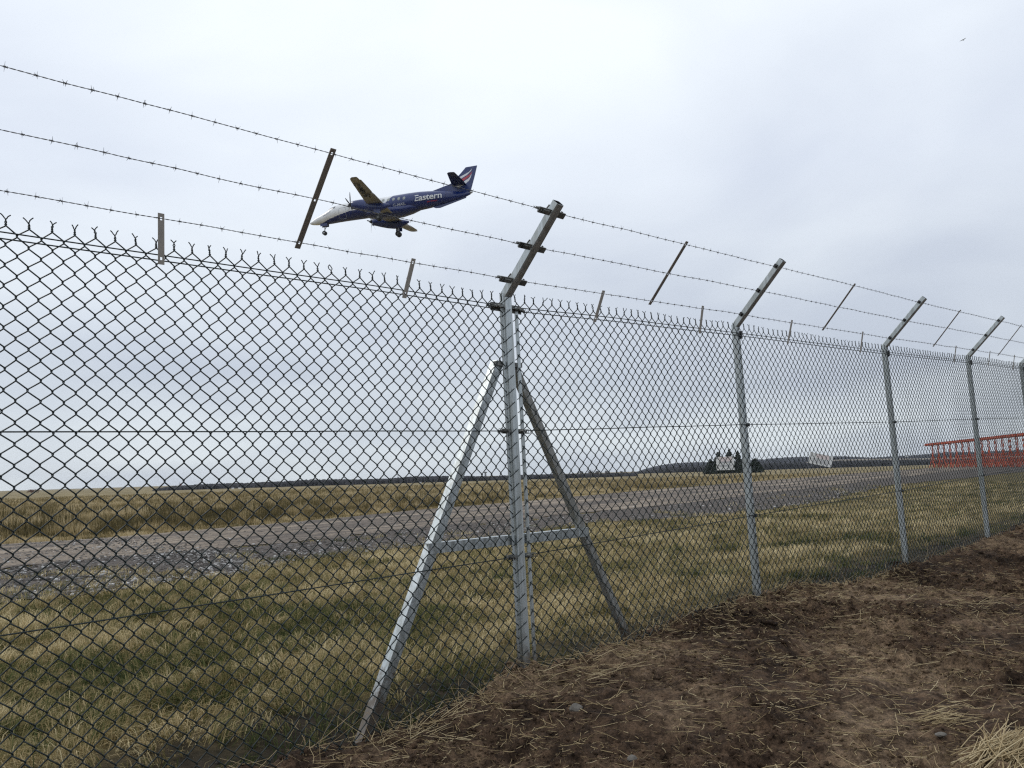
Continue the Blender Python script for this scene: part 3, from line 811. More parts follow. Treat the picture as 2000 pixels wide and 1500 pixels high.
# stretcher bars either side of the strainer post
for s0, wdt in ((-.0405, .0095), (.073, .0115)):
    b = MB(); a0, a1 = WL(s0, .004, .0), WL(s0, .004, TZ + .012)
    d = (a1 - a0) / np.linalg.norm(a1 - a0)
    b.box((a0 + a1) / 2, FD, FN, d, wdt, .003, np.linalg.norm(a1 - a0) / 2)
    put(b, 'stretcher_bar', M['galv'])

# struts and braces of steel angle
def angle(a, b_, face_n, flange, out, wl=.05, th=.005, inner=False):
    """L section from a to b_: one leg in the fence plane, the other standing away from the viewer along -n at the outer edge"""
    a = np.array(a); b_ = np.array(b_); d = (b_ - a); Ln = np.linalg.norm(d); d /= Ln
    o = np.array(out) - (np.array(out) @ d) * d; o /= np.linalg.norm(o)     # outward edge direction in the plane
    m_ = MB(); c = (a + b_) / 2
    prof = [(0, 0), (-wl, 0), (-wl, -th), (-th, -th), (-th, -wl), (0, -wl)]   # (along out, along n)
    if inner: prof = [(-wl - u, v) for u, v in prof]
    m_.rings([[q + o * u + FN * v for u, v in prof] for q in (a, b_)])
    return m_
SL0, SL1 = WL(-.075, -.012, 1.962), W(-1.03, -.012, .17)
SR0, SR1 = WL(.078, -.012, 1.957), W(1.00, -.012, .235)
put(angle(SL0, SL1, None, None, -FD), 'strut', M['galv'])
put(angle(SR0, SR1, None, None, FD, inner=True, wl=.042), 'strut', M['galv_dull'])
for s0, sgn in ((-.07, -1), (.072, 1)):
    b = MB(); c = WL(s0 - sgn * .02, -.01, 1.942)
    b.tube([c - FD * .04, c + FD * .05], .008, 7); b.box(c + FD * sgn * .03, FD, FN, UP, .012, .014, .012); b.box(c + FD * sgn * .012 + FN * .01, FD, FN, UP, .035, .003, .012)
    put(b, 'strut_bolt', M['fit'])
for sa0, sb0 in ((-.032, -.605), (.032, .575)):
    put(angle(W(sa0, -.018, 1.036), W(sb0, -.018, 1.036), None, None, UP), 'brace', M['galv'])

# ---- chain link mesh
PIT = 0.0714
def mesh_n(s): return .004 + .026 * np.clip((np.abs(s) - .05) / .9, 0, 1)
def mesh_panel(sa, sb, sides, first):
    hp = PIT / 2
    ncol = int(round((sb - sa) / hp)); ncol -= ncol % 2
    hps = (sb - sa) / ncol
    rows = 58
    i = np.arange(ncol)[:, None]; j = np.arange(rows + 1)[None]
    # wire i runs between column i and i+1; on column c its z parity is c%2
    odd = (i + j) % 2
    colm = i + odd                                    # column touched at row j (row 0 is the top)
    # at row j the knots lie on columns with parity j%2 -> ensure: column parity == j parity
    s = sa + colm * hps
    fix = (colm % 2) != (j % 2)
    assert not fix.any() or fix.all() or True
    z = -(j * hp) * np.ones_like(s)
    over = np.where(odd == 1, 1, -1) * .0017          # each wire hooks past its neighbour
    flip = np.where(j % 2 == 0, 1, -1) * np.where(i % 2 == 0, 1, -1)
    s = np.repeat(s + over, 2, axis=1)
    zz = np.repeat(z, 2, axis=1); zz[:, 0::2] += .0026; zz[:, 1::2] -= .0026
    nn = np.repeat(flip * .0032, 2, axis=1).astype(float); nn[:, 0::2] *= -1
    def warp(s, zz, nn):
        top = TZ + dz(s) + .038
        z = top + zz
        e = np.clip(np.minimum(s - sa, sb - s) / .3, 0, 1)
        s2 = s + (fbm(s * 2.3, z * 2.3, 3, 301) - .5) * .032 * e + .0015 * np.sin(s * 61 + z * 13)
        z2 = z + (fbm(s * 2.1 + 50, z * 2.1, 3, 311) - .5) * .028
        n2 = nn + mesh_n(s) + (fbm(s * 1.3, z * 1.5, 2, 321) - .5) * .035 * e * np.clip((2.2 - z) / .3, 0.2, 1)
        return WL(s2, n2, z2)
    P = warp(s, zz, nn)
    parts = [tubes_np(P, .0027, sides, FN)]
    # twisted selvedge: pairs meet at even columns in row 0 (parity of row 0 columns)
    cols = np.unique(colm[:, 0]); sc = sa + cols * hps
    m = 13; t_ = np.linspace(0, 1, m)
    for ph in (0, PI):
        th = t_ * 2 * PI * 1.6 + ph
        hgt = rng.uniform(.024, .029, len(sc))[:, None]
        bend = (rng.normal(0, .003, len(sc)) * np.where(rng.random(len(sc)) < .1, 5, 1))[:, None] * t_[None] ** 2
        ss = sc[:, None] + .0022 * np.cos(th)[None] + bend; nn_ = .0022 * np.sin(th)[None] + 0 * ss; z_ = t_[None] * hgt
        # splayed tips
        sp = rng.uniform(.008, .013, len(sc))[:, None] * (1 if ph else -1)
        fl = np.linspace(.5, 1, 2)[None]
        ss = np.concatenate([ss, sc[:, None] + bend[:, -1:] + sp * fl], 1)
        z_ = np.concatenate([z_, hgt + rng.uniform(.009, .014, len(sc))[:, None] * fl], 1)
        nn_ = np.concatenate([nn_, nn_[:, -1:] + rng.normal(0, .004, len(sc))[:, None] * fl], 1)
        parts.append(tubes_np(warp(ss, z_, nn_), .0022, sides, FN))
    # wire ends carried across the stretcher bars
    for s0, sg in ((-.036, 1), (.068, -1)):
        if abs(sa - s0) > 1e-6 and abs(sb - s0) > 1e-6: continue
        P = []
        for q in range(30):
            zt = TZ + .02 - q * PIT + (.0 if sg > 0 else .012)
            if sg > 0: P.append([WL(s0 - .004, .008, zt), WL(s0 + .012, .022, zt + .018), WL(s0 + .030, .034, zt + .036), WL(s0 + .031, .036, zt + .040)])
            else: P.append([WL(s0 + .012, .006, zt + .008), WL(s0 - .002, .011, zt - .008), WL(s0 - .014, .010, zt - .022), WL(s0 - .014, -.004, zt - .026)])
        parts.append(tubes_np(np.array(P), .0025, sides, FD))
    V, F = join_np(parts)
    return put_np('mesh_panel', V, F, M['pvc'])
edges = [(-2.5, -.036), (.068, 2.385), (2.385, 5.151), (5.151, 7.624), (7.624, 9.832), (9.832, 12.4)]
mesh_panel(-4.2, -.036, 5, True)
for sa, sb in edges[1:]:
    mesh_panel(sa, sb, 5 if sb < 3 else 4, False)
# ---- line wires
def wire_path(sa, sb, zf, nf, step=.05, seed=0, wob=.0015):
    s = np.arange(sa, sb + step, step); z = zf + dz(s) + (fbm(s * 1.2, s * 0 + seed, 2, 401) - .5) * wob * 4
    return WL(s, nf(s), z)[None]
for zf, off in ((TZ, .010), (TZ, -.012), (MZ, 0), (BZ, 0)):
    for sa, sb in ((-4.2, -.10), (.09, 12.4)):
        P = wire_path(sa, sb, zf + off, lambda s: mesh_n(s) + .003, seed=off * 100 + zf)
        if zf == MZ:   # the middle wire sags a little between posts
            pass
        V, F = tubes_np(P, .0027, 5, UP)
        put_np('tension_wire', V, F, M['pvc'])

# ---- barbed wire
def armpt(s, a, extra=0.0):
    zk = KZ + dz(s)
    return WL(s, 0 * s, zk) + armd[None] * a if np.ndim(s) else WL(s, 0, float(zk)) + armd * a
for a_s in ARM_S:
    for sa, sb in ((-4.2, -.055), (.05, 12.4)):
        s = np.arange(sa, sb, .0065)
        C = armpt(s, a_s) + (-UP * .0)[None]
        wob = (fbm(s * 3.0, s * 0 + a_s * 40, 2, 501) - .5) * .010
        C = C + UP[None] * wob[:, None]
        bun = []
        perp = np.cross(FD, armd)
        for ph in (0, PI):
            th = s * 2 * PI / .045 + ph
            P = C + .0011 * (np.cos(th)[:, None] * armd[None] + np.sin(th)[:, None] * perp[None])
            bun.append(tubes_np(P[None], .0010, 4, UP))
        # barbs
        sbp = np.arange(sa + .03, sb - .01, .084); sbp = sbp + rng.normal(0, .003, len(sbp))
        ci = np.clip(((sbp - sa) / .0065).astype(int), 0, len(s) - 1)
        Cb = C[ci]
        ang = rng.uniform(0, 2 * PI, len(sbp))
        for w_ in range(2):
            a2 = ang + w_ * (PI / 2 + rng.normal(0, .3, len(sbp)))
            dirv = np.cos(a2)[:, None] * armd[None] + np.sin(a2)[:, None] * perp[None]
            sh = (w_ * 2 - 1) * .003
            lean_ = rng.normal(0, .25, len(sbp))[:, None] * FD[None]
            L1 = rng.uniform(.012, .017, len(sbp))[:, None]; L2 = rng.uniform(.012, .017, len(sbp))[:, None]
            P = np.stack([Cb + FD * sh + (dirv + lean_) * L1, Cb + FD * sh + dirv * .003, Cb + FD * sh - dirv * .003, Cb + FD * sh - (dirv - lean_) * L2], 1)
            bun.append(tubes_np(P, np.array([.0004, .0010, .0010, .0004])[None], 4, FD * .3 + UP * .9 + FN * .1))
            # wrapped coil around the strands
            tt = np.linspace(0, 2 * PI * 1.5, 7)
            coil = Cb[:, None] + FD[None, None] * (sh + (tt / 9 - .5) * .006)[None, :, None] + .0032 * (np.cos(tt)[None, :, None] * armd + np.sin(tt)[None, :, None] * perp)
            bun.append(tubes_np(coil, .0009, 4, FD))
        V, F = join_np(bun)
        put_np('barbed_wire', V, F, M['barb'])

# ---- droppers: flat punched bars
def flat_bar(a, b_, wd, holes):
    d = b_ - a; Ln = np.linalg.norm(d); d /= Ln; nrm = np.cross(FD, d); nrm /= np.linalg.norm(nrm)
    m_ = MB(); t_ = .0015
    # built of quads round each hole so that the holes are real
    hw = wd / 2; stops = [0]
    for h in holes: stops += [h - .006, h + .006]
    stops += [Ln]
    for i in range(len(stops) - 1):
        c0, c1 = stops[i], stops[i + 1]
        if i % 2 == 0:
            m_.box(a + d * (c0 + c1) / 2, FD, nrm, d, hw, t_, (c1 - c0) / 2)
        else:
            for sg in (-1, 1):
                m_.box(a + d * (c0 + c1) / 2 + FD * sg * (hw / 2 + .0022), FD, nrm, d, hw / 2 - .0022, t_, (c1 - c0) / 2)
    return m_
for s0, s1 in ((-1.359, -1.374), (1.188, 1.166), (3.655, 3.615), (6.278, 6.203), (8.55, 8.431), (11.0, 10.9)):
    s0 += .058; s1 += .046
    a = armpt(s0, ARM_S[0] - .028); b_ = armpt(s1, ARM_S[2] + .022)
    Ln = np.linalg.norm(b_ - a)
    put(flat_bar(a, b_, .026, (.028, Ln / 2, Ln - .022)), 'long_dropper', M['galv_shaded'])
for s0, s1 in ((-1.90, -1.90), (-.735, -.695), (.690, .744), (1.816, 1.831), (3.085, 3.123), (4.468, 4.483), (6.979, 6.996), (8.21, 8.225), (9.25, 9.257), (10.6, 10.62), (11.8, 11.82)):
    s0 += .022; s1 += .006
    a = WL(s0, mesh_n(s0) + .006, TZ - .028 + float(dz(s0))); b_ = armpt(s1, ARM_S[0]); d = (b_ - a) / np.linalg.norm(b_ - a)
    b_ = b_ + d * .02; Ln = np.linalg.norm(b_ - a)
    put(flat_bar(a, b_, .024, (.022, Ln - .02)), 'short_dropper', M['galv_shaded'])

# ================================================================== far land
def hill_mat(name, lo, hi, scale):
    return simple(name, tuple((a + b) / 2 for a, b in zip(lo, hi)), .95, 0, .35, scale, 0, .05)
M['wood'] = hill_mat('winter_wood', (0.022, 0.025, 0.03), (0.05, 0.048, 0.05), .15)  # distance haze painted in: wood colour pushed to blue-grey
M['hill'] = hill_mat('far_forest', (0.03, 0.035, 0.045), (0.05, 0.05, 0.055), .02)  # hill colour carries some painted haze blue as well
M['pale_field'] = simple('pale_stubble', (0.20, 0.17, 0.13), .95, 0, .1, .02)
def ridge(name, prof, Y, depth, mat, amp, label, cat=None, kind=None, seed=0, base=-1.0, step=1.0):
    px = np.arange(prof[0][0], prof[-1][0] + .1, step)
    py = np.interp(px, [p[0] for p in prof], [p[1] for p in prof])
    top = np.array([at_depth(a, b, Y) for a, b in zip(px, py)])
    nv = 9; v = np.linspace(0, 1, nv)
    hump = np.array([0, .78, .93, 1, 1, .97, .9, .7, 0])
    G = np.zeros((nv, len(px), 3)); endf = np.clip(np.minimum(np.arange(len(px)), np.arange(len(px))[::-1]) / 6, 0, 1) ** .5
    for i in range(nv):
        y = Y + depth * (v[i] ** 1.2) + (fbm(px * .4 + i * 3, px * 0 + seed, 2, 7 + i) - .5) * depth * .15
        hh = (top[:, 2] - base) * hump[i] * (1 + (fbm(px * .33 + i * 5.1, px * 0 + seed, 3, 70 + i, .7) - .5) * amp) * (.4 + .6 * endf)
        G[i, :, 0] = top[:, 0] * (1 + (y - Y) / Y); G[i, :, 1] = y; G[i, :, 2] = base + hh
    idx = np.arange(nv * len(px)).reshape(nv, len(px))
    F = np.stack([idx[:-1, :-1], idx[:-1, 1:], idx[1:, 1:], idx[1:, :-1]], -1).reshape(-1, 4)
    o = np_mesh(name, G.reshape(-1, 3), F, mat)
    return tag(o, label, cat, kind=kind)
ridge('hills', [(1180, 926), (1235, 925), (1260, 915), (1290, 907), (1320, 903), (1360, 901), (1420, 901), (1480, 896), (1520, 892), (1570, 890), (1640, 889), (1700, 892), (1740, 890), (1800, 886), (1850, 881), (1920, 880), (1960, 878), (2060, 874), (2200, 880)], 1250, 500, M['hill'], .14, 'dark blue grey wooded hills low on the right horizon', 'hill', 'structure', 3)
ridge('stubble_field', [(1560, 904), (1640, 897), (1700, 895.5), (1800, 895), (1900, 892), (2060, 888)], 1050, 130, M['pale_field'], .02, 'thin pale field on the far slope', 'field', 'structure', 9)
ridge('distant_wood', [(295, 957), (330, 950.5), (400, 945.5), (500, 942.5), (560, 940), (600, 937), (650, 936), (700, 936.5), (760, 934.5), (800, 930.5), (870, 929.5), (930, 930), (960, 931), (1000, 928), (1060, 927), (1110, 926), (1200, 924), (1245, 924)], 225, 60, M['wood'], .22, 'long low dark belt of woodland along the left and middle horizon', 'woodland', 'stuff', 21)
ridge('plantation', [(1225, 925), (1260, 919), (1300, 913), (1380, 909), (1470, 906), (1500, 904), (1560, 903), (1620, 900), (1700, 899), (1760, 898), (1850, 897), (1940, 895), (2080, 892)], 420, 90, M['wood'], .34, 'dark plantation in front of the hills on the right', 'woodland', 'stuff', 33)

def leafy(c, rad, n, size, tintf=None):
    """leaf faces filling clumps: c (k,3) clump centres, rad (k,)"""
    k = rng.integers(0, len(c), n)
    d = rng.normal(0, 1, (n, 3)); d /= np.linalg.norm(d, axis=1, keepdims=True)
    r = rng.random(n) ** .45
    P = c[k] + d * (rad[k] * r)[:, None] * np.array([1, 1, .8])
    a = rng.normal(0, 1, (n, 3)); a /= np.linalg.norm(a, axis=1, keepdims=True); b = np.cross(a, rng.normal(0, 1, (n, 3))); b /= np.linalg.norm(b, axis=1, keepdims=True)
    s_ = (size * rng.uniform(.6, 1.4, n))[:, None]
    V = np.stack([P + a * s_, P - a * s_ * .5 + b * s_ * .5, P - a * s_ * .5 - b * s_ * .5], 1).reshape(-1, 3)
    return V, np.arange(3 * n).reshape(-1, 3)
M['needles'] = simple('dark_evergreen', (0.030, 0.042, 0.028), .9, 0, .4, .8, 0, .1)
M['twig'] = simple('winter_twigs', (0.10, 0.095, 0.095), .9, 0, .3, .5, 0, .1)
M['russet'] = simple('russet_twigs', (0.12, 0.05, 0.025), .9, 0, .3, 2)
def evergreen(px, ptop, Y, wid, lab, seed):
    top = at_depth(px, ptop, Y); h = top[2]
    root = empty('evergreen_tree', (top[0], Y, 0)); tag(root, lab, 'tree', 'evergreen trees behind the notice board')
    b = MB(); b.tube([(0, 0, -.2), (0.05, 0, h * .5), (0, 0, h * .92)], [.16, .09, .02], 7); b.build('trunk', M['bark'], root)
    k = 110; t_ = np.linspace(.04, 1, k) ** 1.15; an = rng.uniform(0, 2 * PI, k); rr = 1.15 * wid * (1 - t_) ** .75 * rng.uniform(.35, 1, k) + .05
    c = np.stack([np.cos(an) * rr, np.sin(an) * rr, t_ * h + rng.normal(0, .12, k)], -1); c[-1] = (0, 0, h * .97)
    V, F = leafy(c, np.clip(1.0 * (1 - t_ * .9), .12, 1) * rng.uniform(.4, 1.2, k), 15000, .15)
    np_mesh('crown', V, F, M['needles'], root)
for a in ((1388, 897, 222, 1.9, 'low evergreen at the left end of the dark clump behind the square notice board'),
          (1402, 883, 228, 1.8, 'spiky evergreen over the top left corner of the square notice board'),
          (1424, 877, 234, 1.7, 'tallest evergreen, directly above the square notice board'),
          (1440, 881, 226, 1.8, 'evergreen over the top right corner of the square notice board'),
          (1456, 886, 230, 2.0, 'evergreen half hidden by the fence post beside the square notice board'),
          (1474, 896, 225, 2.1, 'low evergreen at the right end of the dark clump, right of the fence post')):
    evergreen(*a, 0)
def bare_tree(px, ptop, Y, lab):
    top = at_depth(px, ptop, Y); h = top[2]
    root = empty('bare_tree', (top[0], Y, 0)); tag(root, lab, 'tree', 'leafless trees on the horizon')
    tr, cr = MB(), MB()
    tr.tube([(0, 0, -.3), (rng.normal(0, .1), 0, h * .35)], [h * .03, h * .022], 6)
    def br(p, d, L, r, lv):
        q = p + d * L; cr.tube([p, q], [r, r * .6], 4, caps=False)
        if lv == 0: return
        for _ in range(4 if lv > 1 else 3):
            e_ = d + rng.normal(0, .55, 3) + np.array([0, 0, .12]); e_ /= np.linalg.norm(e_)
            br(q - d * L * rng.uniform(0, .5), e_, L * rng.uniform(.6, .85), r * .55, lv - 1)
    for _ in range(4):
        d = np.array([rng.normal(0, .5), rng.normal(0, .5), 1]); d /= np.linalg.norm(d); br(np.array([0, 0, h * .3]), d, h * .26, h * .014, 3)
    tr.build('trunk', M['bark'], root, fix=False)
    ends = np.array(cr.v)[::8]; Vt, Ft = leafy(ends, np.full(len(ends), h * .05), 1600, h * .018)
    Fq = np.array(cr.f); Vc = np.array(cr.v); Fq3 = np.concatenate([Fq[:, [0, 1, 2]], Fq[:, [0, 2, 3]]])
    Va, Fa = join_np([(Vc, Fq3), (Vt, Ft)]); np_mesh('crown', Va, Fa, M['twig'], root)
for (px, py, lab) in ((1118, 921, 'small leafless tree, nearest to the right strut, on the horizon'), (1133, 916, 'leafless rounded tree, second from the left in the row on the horizon'),
                      (1152, 914, 'tallest leafless tree in the row on the horizon'), (1168, 915, 'leafless tree right of the tallest one in the horizon row'),
                      (1184, 916, 'broad leafless tree at the right end of the close row on the horizon'), (1214, 917, 'lone leafless tree standing apart before the wooded hill')):
    bare_tree(px, py, 215, lab)
# small russet shrub at the far left
c0 = at_depth(64, 957, 260); root = empty('shrub', (c0[0], 260, 0)); tag(root, 'low russet shrub alone on the far left horizon', 'shrub')
b = MB(); b.tube([(0, 0, -.1), (0, 0, .7)], [.05, .03], 5); b.build('stem', M['bark'], root)
cc = np.stack([rng.uniform(-1.6, 1.6, 14), rng.uniform(-.6, .6, 14), rng.uniform(.5, 1.2, 14)], -1)
V, F = leafy(cc, np.full(14, .55), 2500, .07); np_mesh('foliage', V, F, M['russet'], root)

# masts, control tower, little far buildings
M['grey_far'] = simple('grey_far_metal', (0.16, 0.17, 0.18), .7)
M['render_white'] = simple('white_render', (0.7, 0.7, 0.68), .7)
M['slate'] = simple('slate_roof', (0.10, 0.10, 0.11), .7)
def mast(px, ptop, Y, lab):
    top = at_depth(px, ptop, Y); h = top[2]
    root = empty('radio_mast', (top[0], Y, 0)); tag(root, lab, 'mast')
    b = MB(); w_ = h * .05
    for sx, sy in ((-1, -1), (1, -1), (1, 1), (-1, 1)): b.tube([(sx * w_, sy * w_, 0), (sx * w_ * .3, sy * w_ * .3, h)], h * .006, 4)
    for i in range(9):
        z0, z1 = h * i / 9, h * (i + 1) / 9; a0, a1 = w_ * (1 - .7 * i / 9), w_ * (1 - .7 * (i + 1) / 9)
        for sx, sy, tx, ty in ((-1, -1, 1, -1), (1, -1, 1, 1), (1, 1, -1, 1), (-1, 1, -1, -1)): b.tube([(sx * a0, sy * a0, z0), (tx * a1, ty * a1, z1)], h * .004, 4)
    b.build('lattice', M['grey_far'], root, fix=False)
    b = MB(); b.tube([(0, 0, h * .99), (0, 0, h * 1.08)], h * .004, 4); b.build('aerial', M['grey_far'], root)
mast(1022, 913, 900, 'thin grey lattice mast showing right of the centre post')
mast(777, 919, 900, 'thin grey lattice mast above the wood, left of the left strut')
mast(350, 941, 900, 'faint lattice mast above the left end of the far woods')
c0 = at_depth(948, 921, 1300); h = c0[2]; root = empty('control_tower', (c0[0], 1300, 0)); tag(root, 'pale grey control tower standing above the wood left of the centre post', 'tower')
b = MB(); b.tube([(0, 0, 0), (0, 0, h * .72)], [1.7, 1.4], 10); b.build('shaft', M['grey_far'], root)
b = MB(); b.tube([(0, 0, h * .70), (0, 0, h * .76), (0, 0, h * .93), (0, 0, h * .95)], [1.7, 2.6, 3.0, 2.6], 8); b.build('cab', M['grey_far'], root)
b = MB(); b.tube([(0, 0, h * .95), (0, 0, h * 1.1)], .12, 5); b.build('aerial', M['grey_far'], root)
c0 = at_depth(353, 946, 260); root = empty('marker_post', (c0[0], 260, 0)); tag(root, 'small red marker post far off in the field', 'marker')
b = MB(); b.tube([(0, 0, 0), (0, 0, c0[2] + .1)], .09, 6); b.build('pole', M['red'], root)
b = MB(); b.box((0, 0, c0[2]), (1, 0, 0), (0, 1, 0), (0, 0, 1), .32, .04, .26); b.build('board', M['red'], root)
def cottage(px, py, Y, wd, zb, lab):
    c = at_depth(px, py, Y); root = empty('white_building', (c[0], Y, zb)); tag(root, lab, 'building', 'small far white buildings')
    b = MB(); b.box((0, 0, wd * .25), (1, 0, 0), (0, 1, 0), (0, 0, 1), wd / 2, wd * .35, wd * .25); b.build('wall', M['render_white'], root)
    r = MB(); x, y, z0, z1 = wd * .53, wd * .40, wd * .5, wd * .78
    r.add([(-x, -y, z0), (x, -y, z0), (x, y, z0), (-x, y, z0), (-x, 0, z1), (x, 0, z1)], [(0, 1, 5, 4), (2, 3, 4, 5), (1, 2, 5), (3, 0, 4), (3, 2, 1, 0)]); r.build('roof', M['slate'], root)
cottage(455, 947, 205, .55, 0, 'tiny white cabinet in front of the far wood, left one of two')
cottage(468.5, 947, 205, .6, 0, 'tiny white cabinet in front of the far wood, right one of two')
cottage(821, 941, 205, .5, 0, 'tiny white cabinet in front of the far wood beside the left strut')
cc = at_depth(1771, 891, 1200); cottage(1771, 891, 1200, 3.0, cc[2] - 1, 'tiny white house on the hillside left of the red antenna array')

# ------------------------------------------------------------------ notice boards
def board(corners_c, Y, w_, h_, roll, yaw, lab, red, poles, bars):
    c = at_depth(*corners_c, Y); root = empty('notice_board', (c[0], Y, 0)); tag(root, lab, 'sign', 'notice boards beyond the track')
    z = c[2]; ex = np.array([math.cos(roll) * math.cos(yaw), math.sin(yaw), -math.sin(roll)]); ex /= np.linalg.norm(ex)
    ez = np.array([math.sin(roll), 0, math.cos(roll)]); ez -= (ez @ ex) * ex; ez /= np.linalg.norm(ez); ey = np.cross(ez, ex)
    if ey[1] > 0: ey = -ey
    o = np.array([0, 0, z])
    b = MB(); b.box(o, ex, ey, ez, w_ / 2, .015, h_ / 2); pn = b.build('panel', M['sign'], root)
    for (u, v, bw, bh, mt) in bars:
        b = MB(); b.box(o + ex * u * w_ / 2 + ez * v * h_ / 2 + ey * .019, ex, ey, ez, bw * w_ / 2, .002, bh * h_ / 2); b.build('print', M[mt], pn)
    for (u0, z0, u1, z1) in poles:
        b = MB(); b.tube([(u0, .05, z0), (u1, .05, z1)], .045, 8); b.build('post', M['signpost'], root)
s1 = 80 / FPX
bars1 = [(0.05, .62, .68, .34, 'signred')] + [(0, v, .78 - .1 * (i % 2), .05, 'signink') for i, v in enumerate((.22, .08, -.28, -.42))] + [(.45, -.72, .34, .05, 'signink')]
board((1416.5, 905), 80, 35.5 * s1, 26 * s1, 0, .08, 'upright square white notice board on two legs in front of the evergreens', True, ((-.5, 0, -.5, .9), (.52, 0, .52, .9)), bars1)
s2 = 108 / FPX
bars2 = [(.12, .55, .55, .36, 'signred')] + [(0, v, .7, .05, 'signink') for v in (.0, -.2, -.42, -.62)]
board((1603, 898), 108, 44 * s2, 22 * s2, math.radians(14), -.1, 'white notice board knocked askew on a leaning post', True, ((-.45, 0, .55, 2.95),), bars2)

# ------------------------------------------------------------------ red runway antenna array
A0 = at_depth(1808, 869, 215); A1 = at_depth(2000, 849, 150); zt = (A0[2] + A1[2]) / 2
ad = (A1 - A0); ad[2] = 0; AL = np.linalg.norm(ad); ad /= AL; an_ = np.array([-ad[1], ad[0], 0])
arr = empty('antenna_array', (A0[0], A0[1], 0)); tag(arr, 'long red painted runway antenna array on lattice masts at the right edge', 'antenna')
o0 = np.array([0.0, 0, 0])
b = MB(); LB = AL + 26
for sg in (-1, 1):
    b.tube([o0 + an_ * .22 * sg + UP * (zt - .05), o0 + an_ * .22 * sg + ad * LB + UP * (zt - .05)], .16, 8)
b.tube([o0 + UP * (zt + .14), o0 + ad * LB + UP * (zt + .18)], .13, 8)
q = .8
while q < LB:
    b.box(o0 + ad * q + UP * zt, ad, an_, UP, .07, .42, .3); q += 1.1
b.build('beam', M['red'], arr, fix=False)
q = 6.0; k = 0; prev = None; AH = 3.3
while q < LB:
    c = o0 + ad * q; b = MB()
    for sg in (-.4, .4):
        b.tube([c + ad * sg + UP * 0, c + ad * sg + UP * (zt - .1)], .085, 6)
    for sg in (-1, 1):
        b.tube([c + an_ * sg * 1.0, c + UP * AH], .075, 6); b.tube([c + ad * sg * 1.0, c + UP * AH], .075, 6)
    for z0 in (.6, 1.4, 2.2):
        r_ = 1.0 * (1 - z0 / AH)
        b.tube([c + ad * r_ + UP * z0, c - ad * r_ + UP * z0], .04, 5); b.tube([c + ad * r_ + UP * z0, c - ad * r_ * .8 + UP * (z0 + .7)], .035, 5)
    b.build('mast', M['red'], arr, fix=False)
    if prev is not None and k > 4:
        f = MB()
        for z0 in (.4, 1.4, 2.6): f.tube([prev + UP * z0, c + UP * z0], .04, 5)
        for i in range(4):
            a_ = prev + (c - prev) * i / 4; e_ = prev + (c - prev) * (i + 1) / 4; f.tube([a_ + UP * .2, e_ + UP * 2.7], .03, 5); f.tube([a_ + UP * 2.7, e_ + UP * .2], .03, 5)
        f.build('lattice_panel', M['red'], arr, fix=False)
    prev = c; k += 1; q += 5.2 - .12 * k

# ------------------------------------------------------------------ bird
def bird():
    d = px_ray(1881, 78); d /= np.linalg.norm(d); c = np.array([0, 0, H]) + d * 150
    root = empty('gull', c.tolist(), (0, .25, .4)); tag(root, 'tiny pale grey gull high up near the top right corner', 'bird')
    b = MB(); xs = (-.19, -.14, -.05, .05, .13, .17, .21)
    b.tube([(x, 0, 0) for x in xs], [.012, .03, .055, .05, .035, .022, .006], 8, ref=(0, 0, 1))
    for sg in (-1, 1):
        L_ = [[(.06, sg * .03, .01), (-.07, sg * .03, .01), (-.07, sg * .03, 0), (.06, sg * .03, 0)], [(.09, sg * .25, .09), (-.03, sg * .25, .09), (-.03, sg * .25, .083), (.09, sg * .25, .083)], [(-.06, sg * .55, .02), (-.09, sg * .55, .02), (-.09, sg * .55, .017), (-.06, sg * .55, .017)]]
        b.rings(L_)
    b.build('body', simple('gull_grey', (.35, .36, .37), .8), root)
bird()

# ================================================================== the airliner (metres; model x runs aft from the nose, y to port, z up)
PR = (0.020654, 0.005265, 2.921446); PT = (-12.50971, 90.58037, 31.16160)
plane = empty('airliner', PT, PR)
tag(plane, 'blue and white twin turboprop airliner coming in to land with wheels and flaps down', 'airplane')
def m2l(x, y, z): return (10 - x, y, z)
def paint(name, c, rough=.28):
    m, t, p = new_mat(name); p.inputs['Base Color'].default_value = (*c, 1); p.inputs['Roughness'].default_value = rough
    p.inputs['Coat Weight'].default_value = .3; p.inputs['Coat Roughness'].default_value = .15
    n = noise_node(t, 1.5, 4); r = ramp(t, n.outputs['Fac'], [(.3, tuple(v * .88 for v in c)), (.7, tuple(min(1, v * 1.08) for v in c))]); t.links.new(r.outputs[0], p.inputs['Base Color'])
    return m
M['pblue'] = paint('royal_blue_paint', (0.004, 0.019, 0.125)); M['pwhite'] = paint('white_paint', (0.72, 0.73, 0.74)); M['pgrey'] = paint('wing_grey_paint', (0.23, 0.22, 0.20), .55)  # wing grey darkened and warmed: ground reflection mixed into the colour
M['pred'] = paint('crimson_paint', (0.42, 0.03, 0.05)); M['pdark'] = simple('black_rubber', (0.015, 0.015, 0.016), .7); M['pglass'] = paint('cabin_glass', (0.30, 0.32, 0.30), .15)  # cabin glass is pale: reflected light painted into its colour
M['pwind'] = paint('windscreen_glass', (0.03, 0.035, 0.04), .08); M['pletter'] = paint('grey_lettering', (0.42, 0.44, 0.50), .4); M['pmetal'] = mat_galv('undercarriage_metal', (.25, .25, .25), (.4, .4, .4)); M['navy'] = paint('navy_paint', (0.006, 0.010, 0.06), .35)
_fx = [0, .12, .35, .87, 1.68, 2.3, 2.63, 3.29, 4.3, 6.2, 9, 10.5, 12, 13.2, 14.2, 15.3, 16.6, 17.6, 18.5, 18.85]
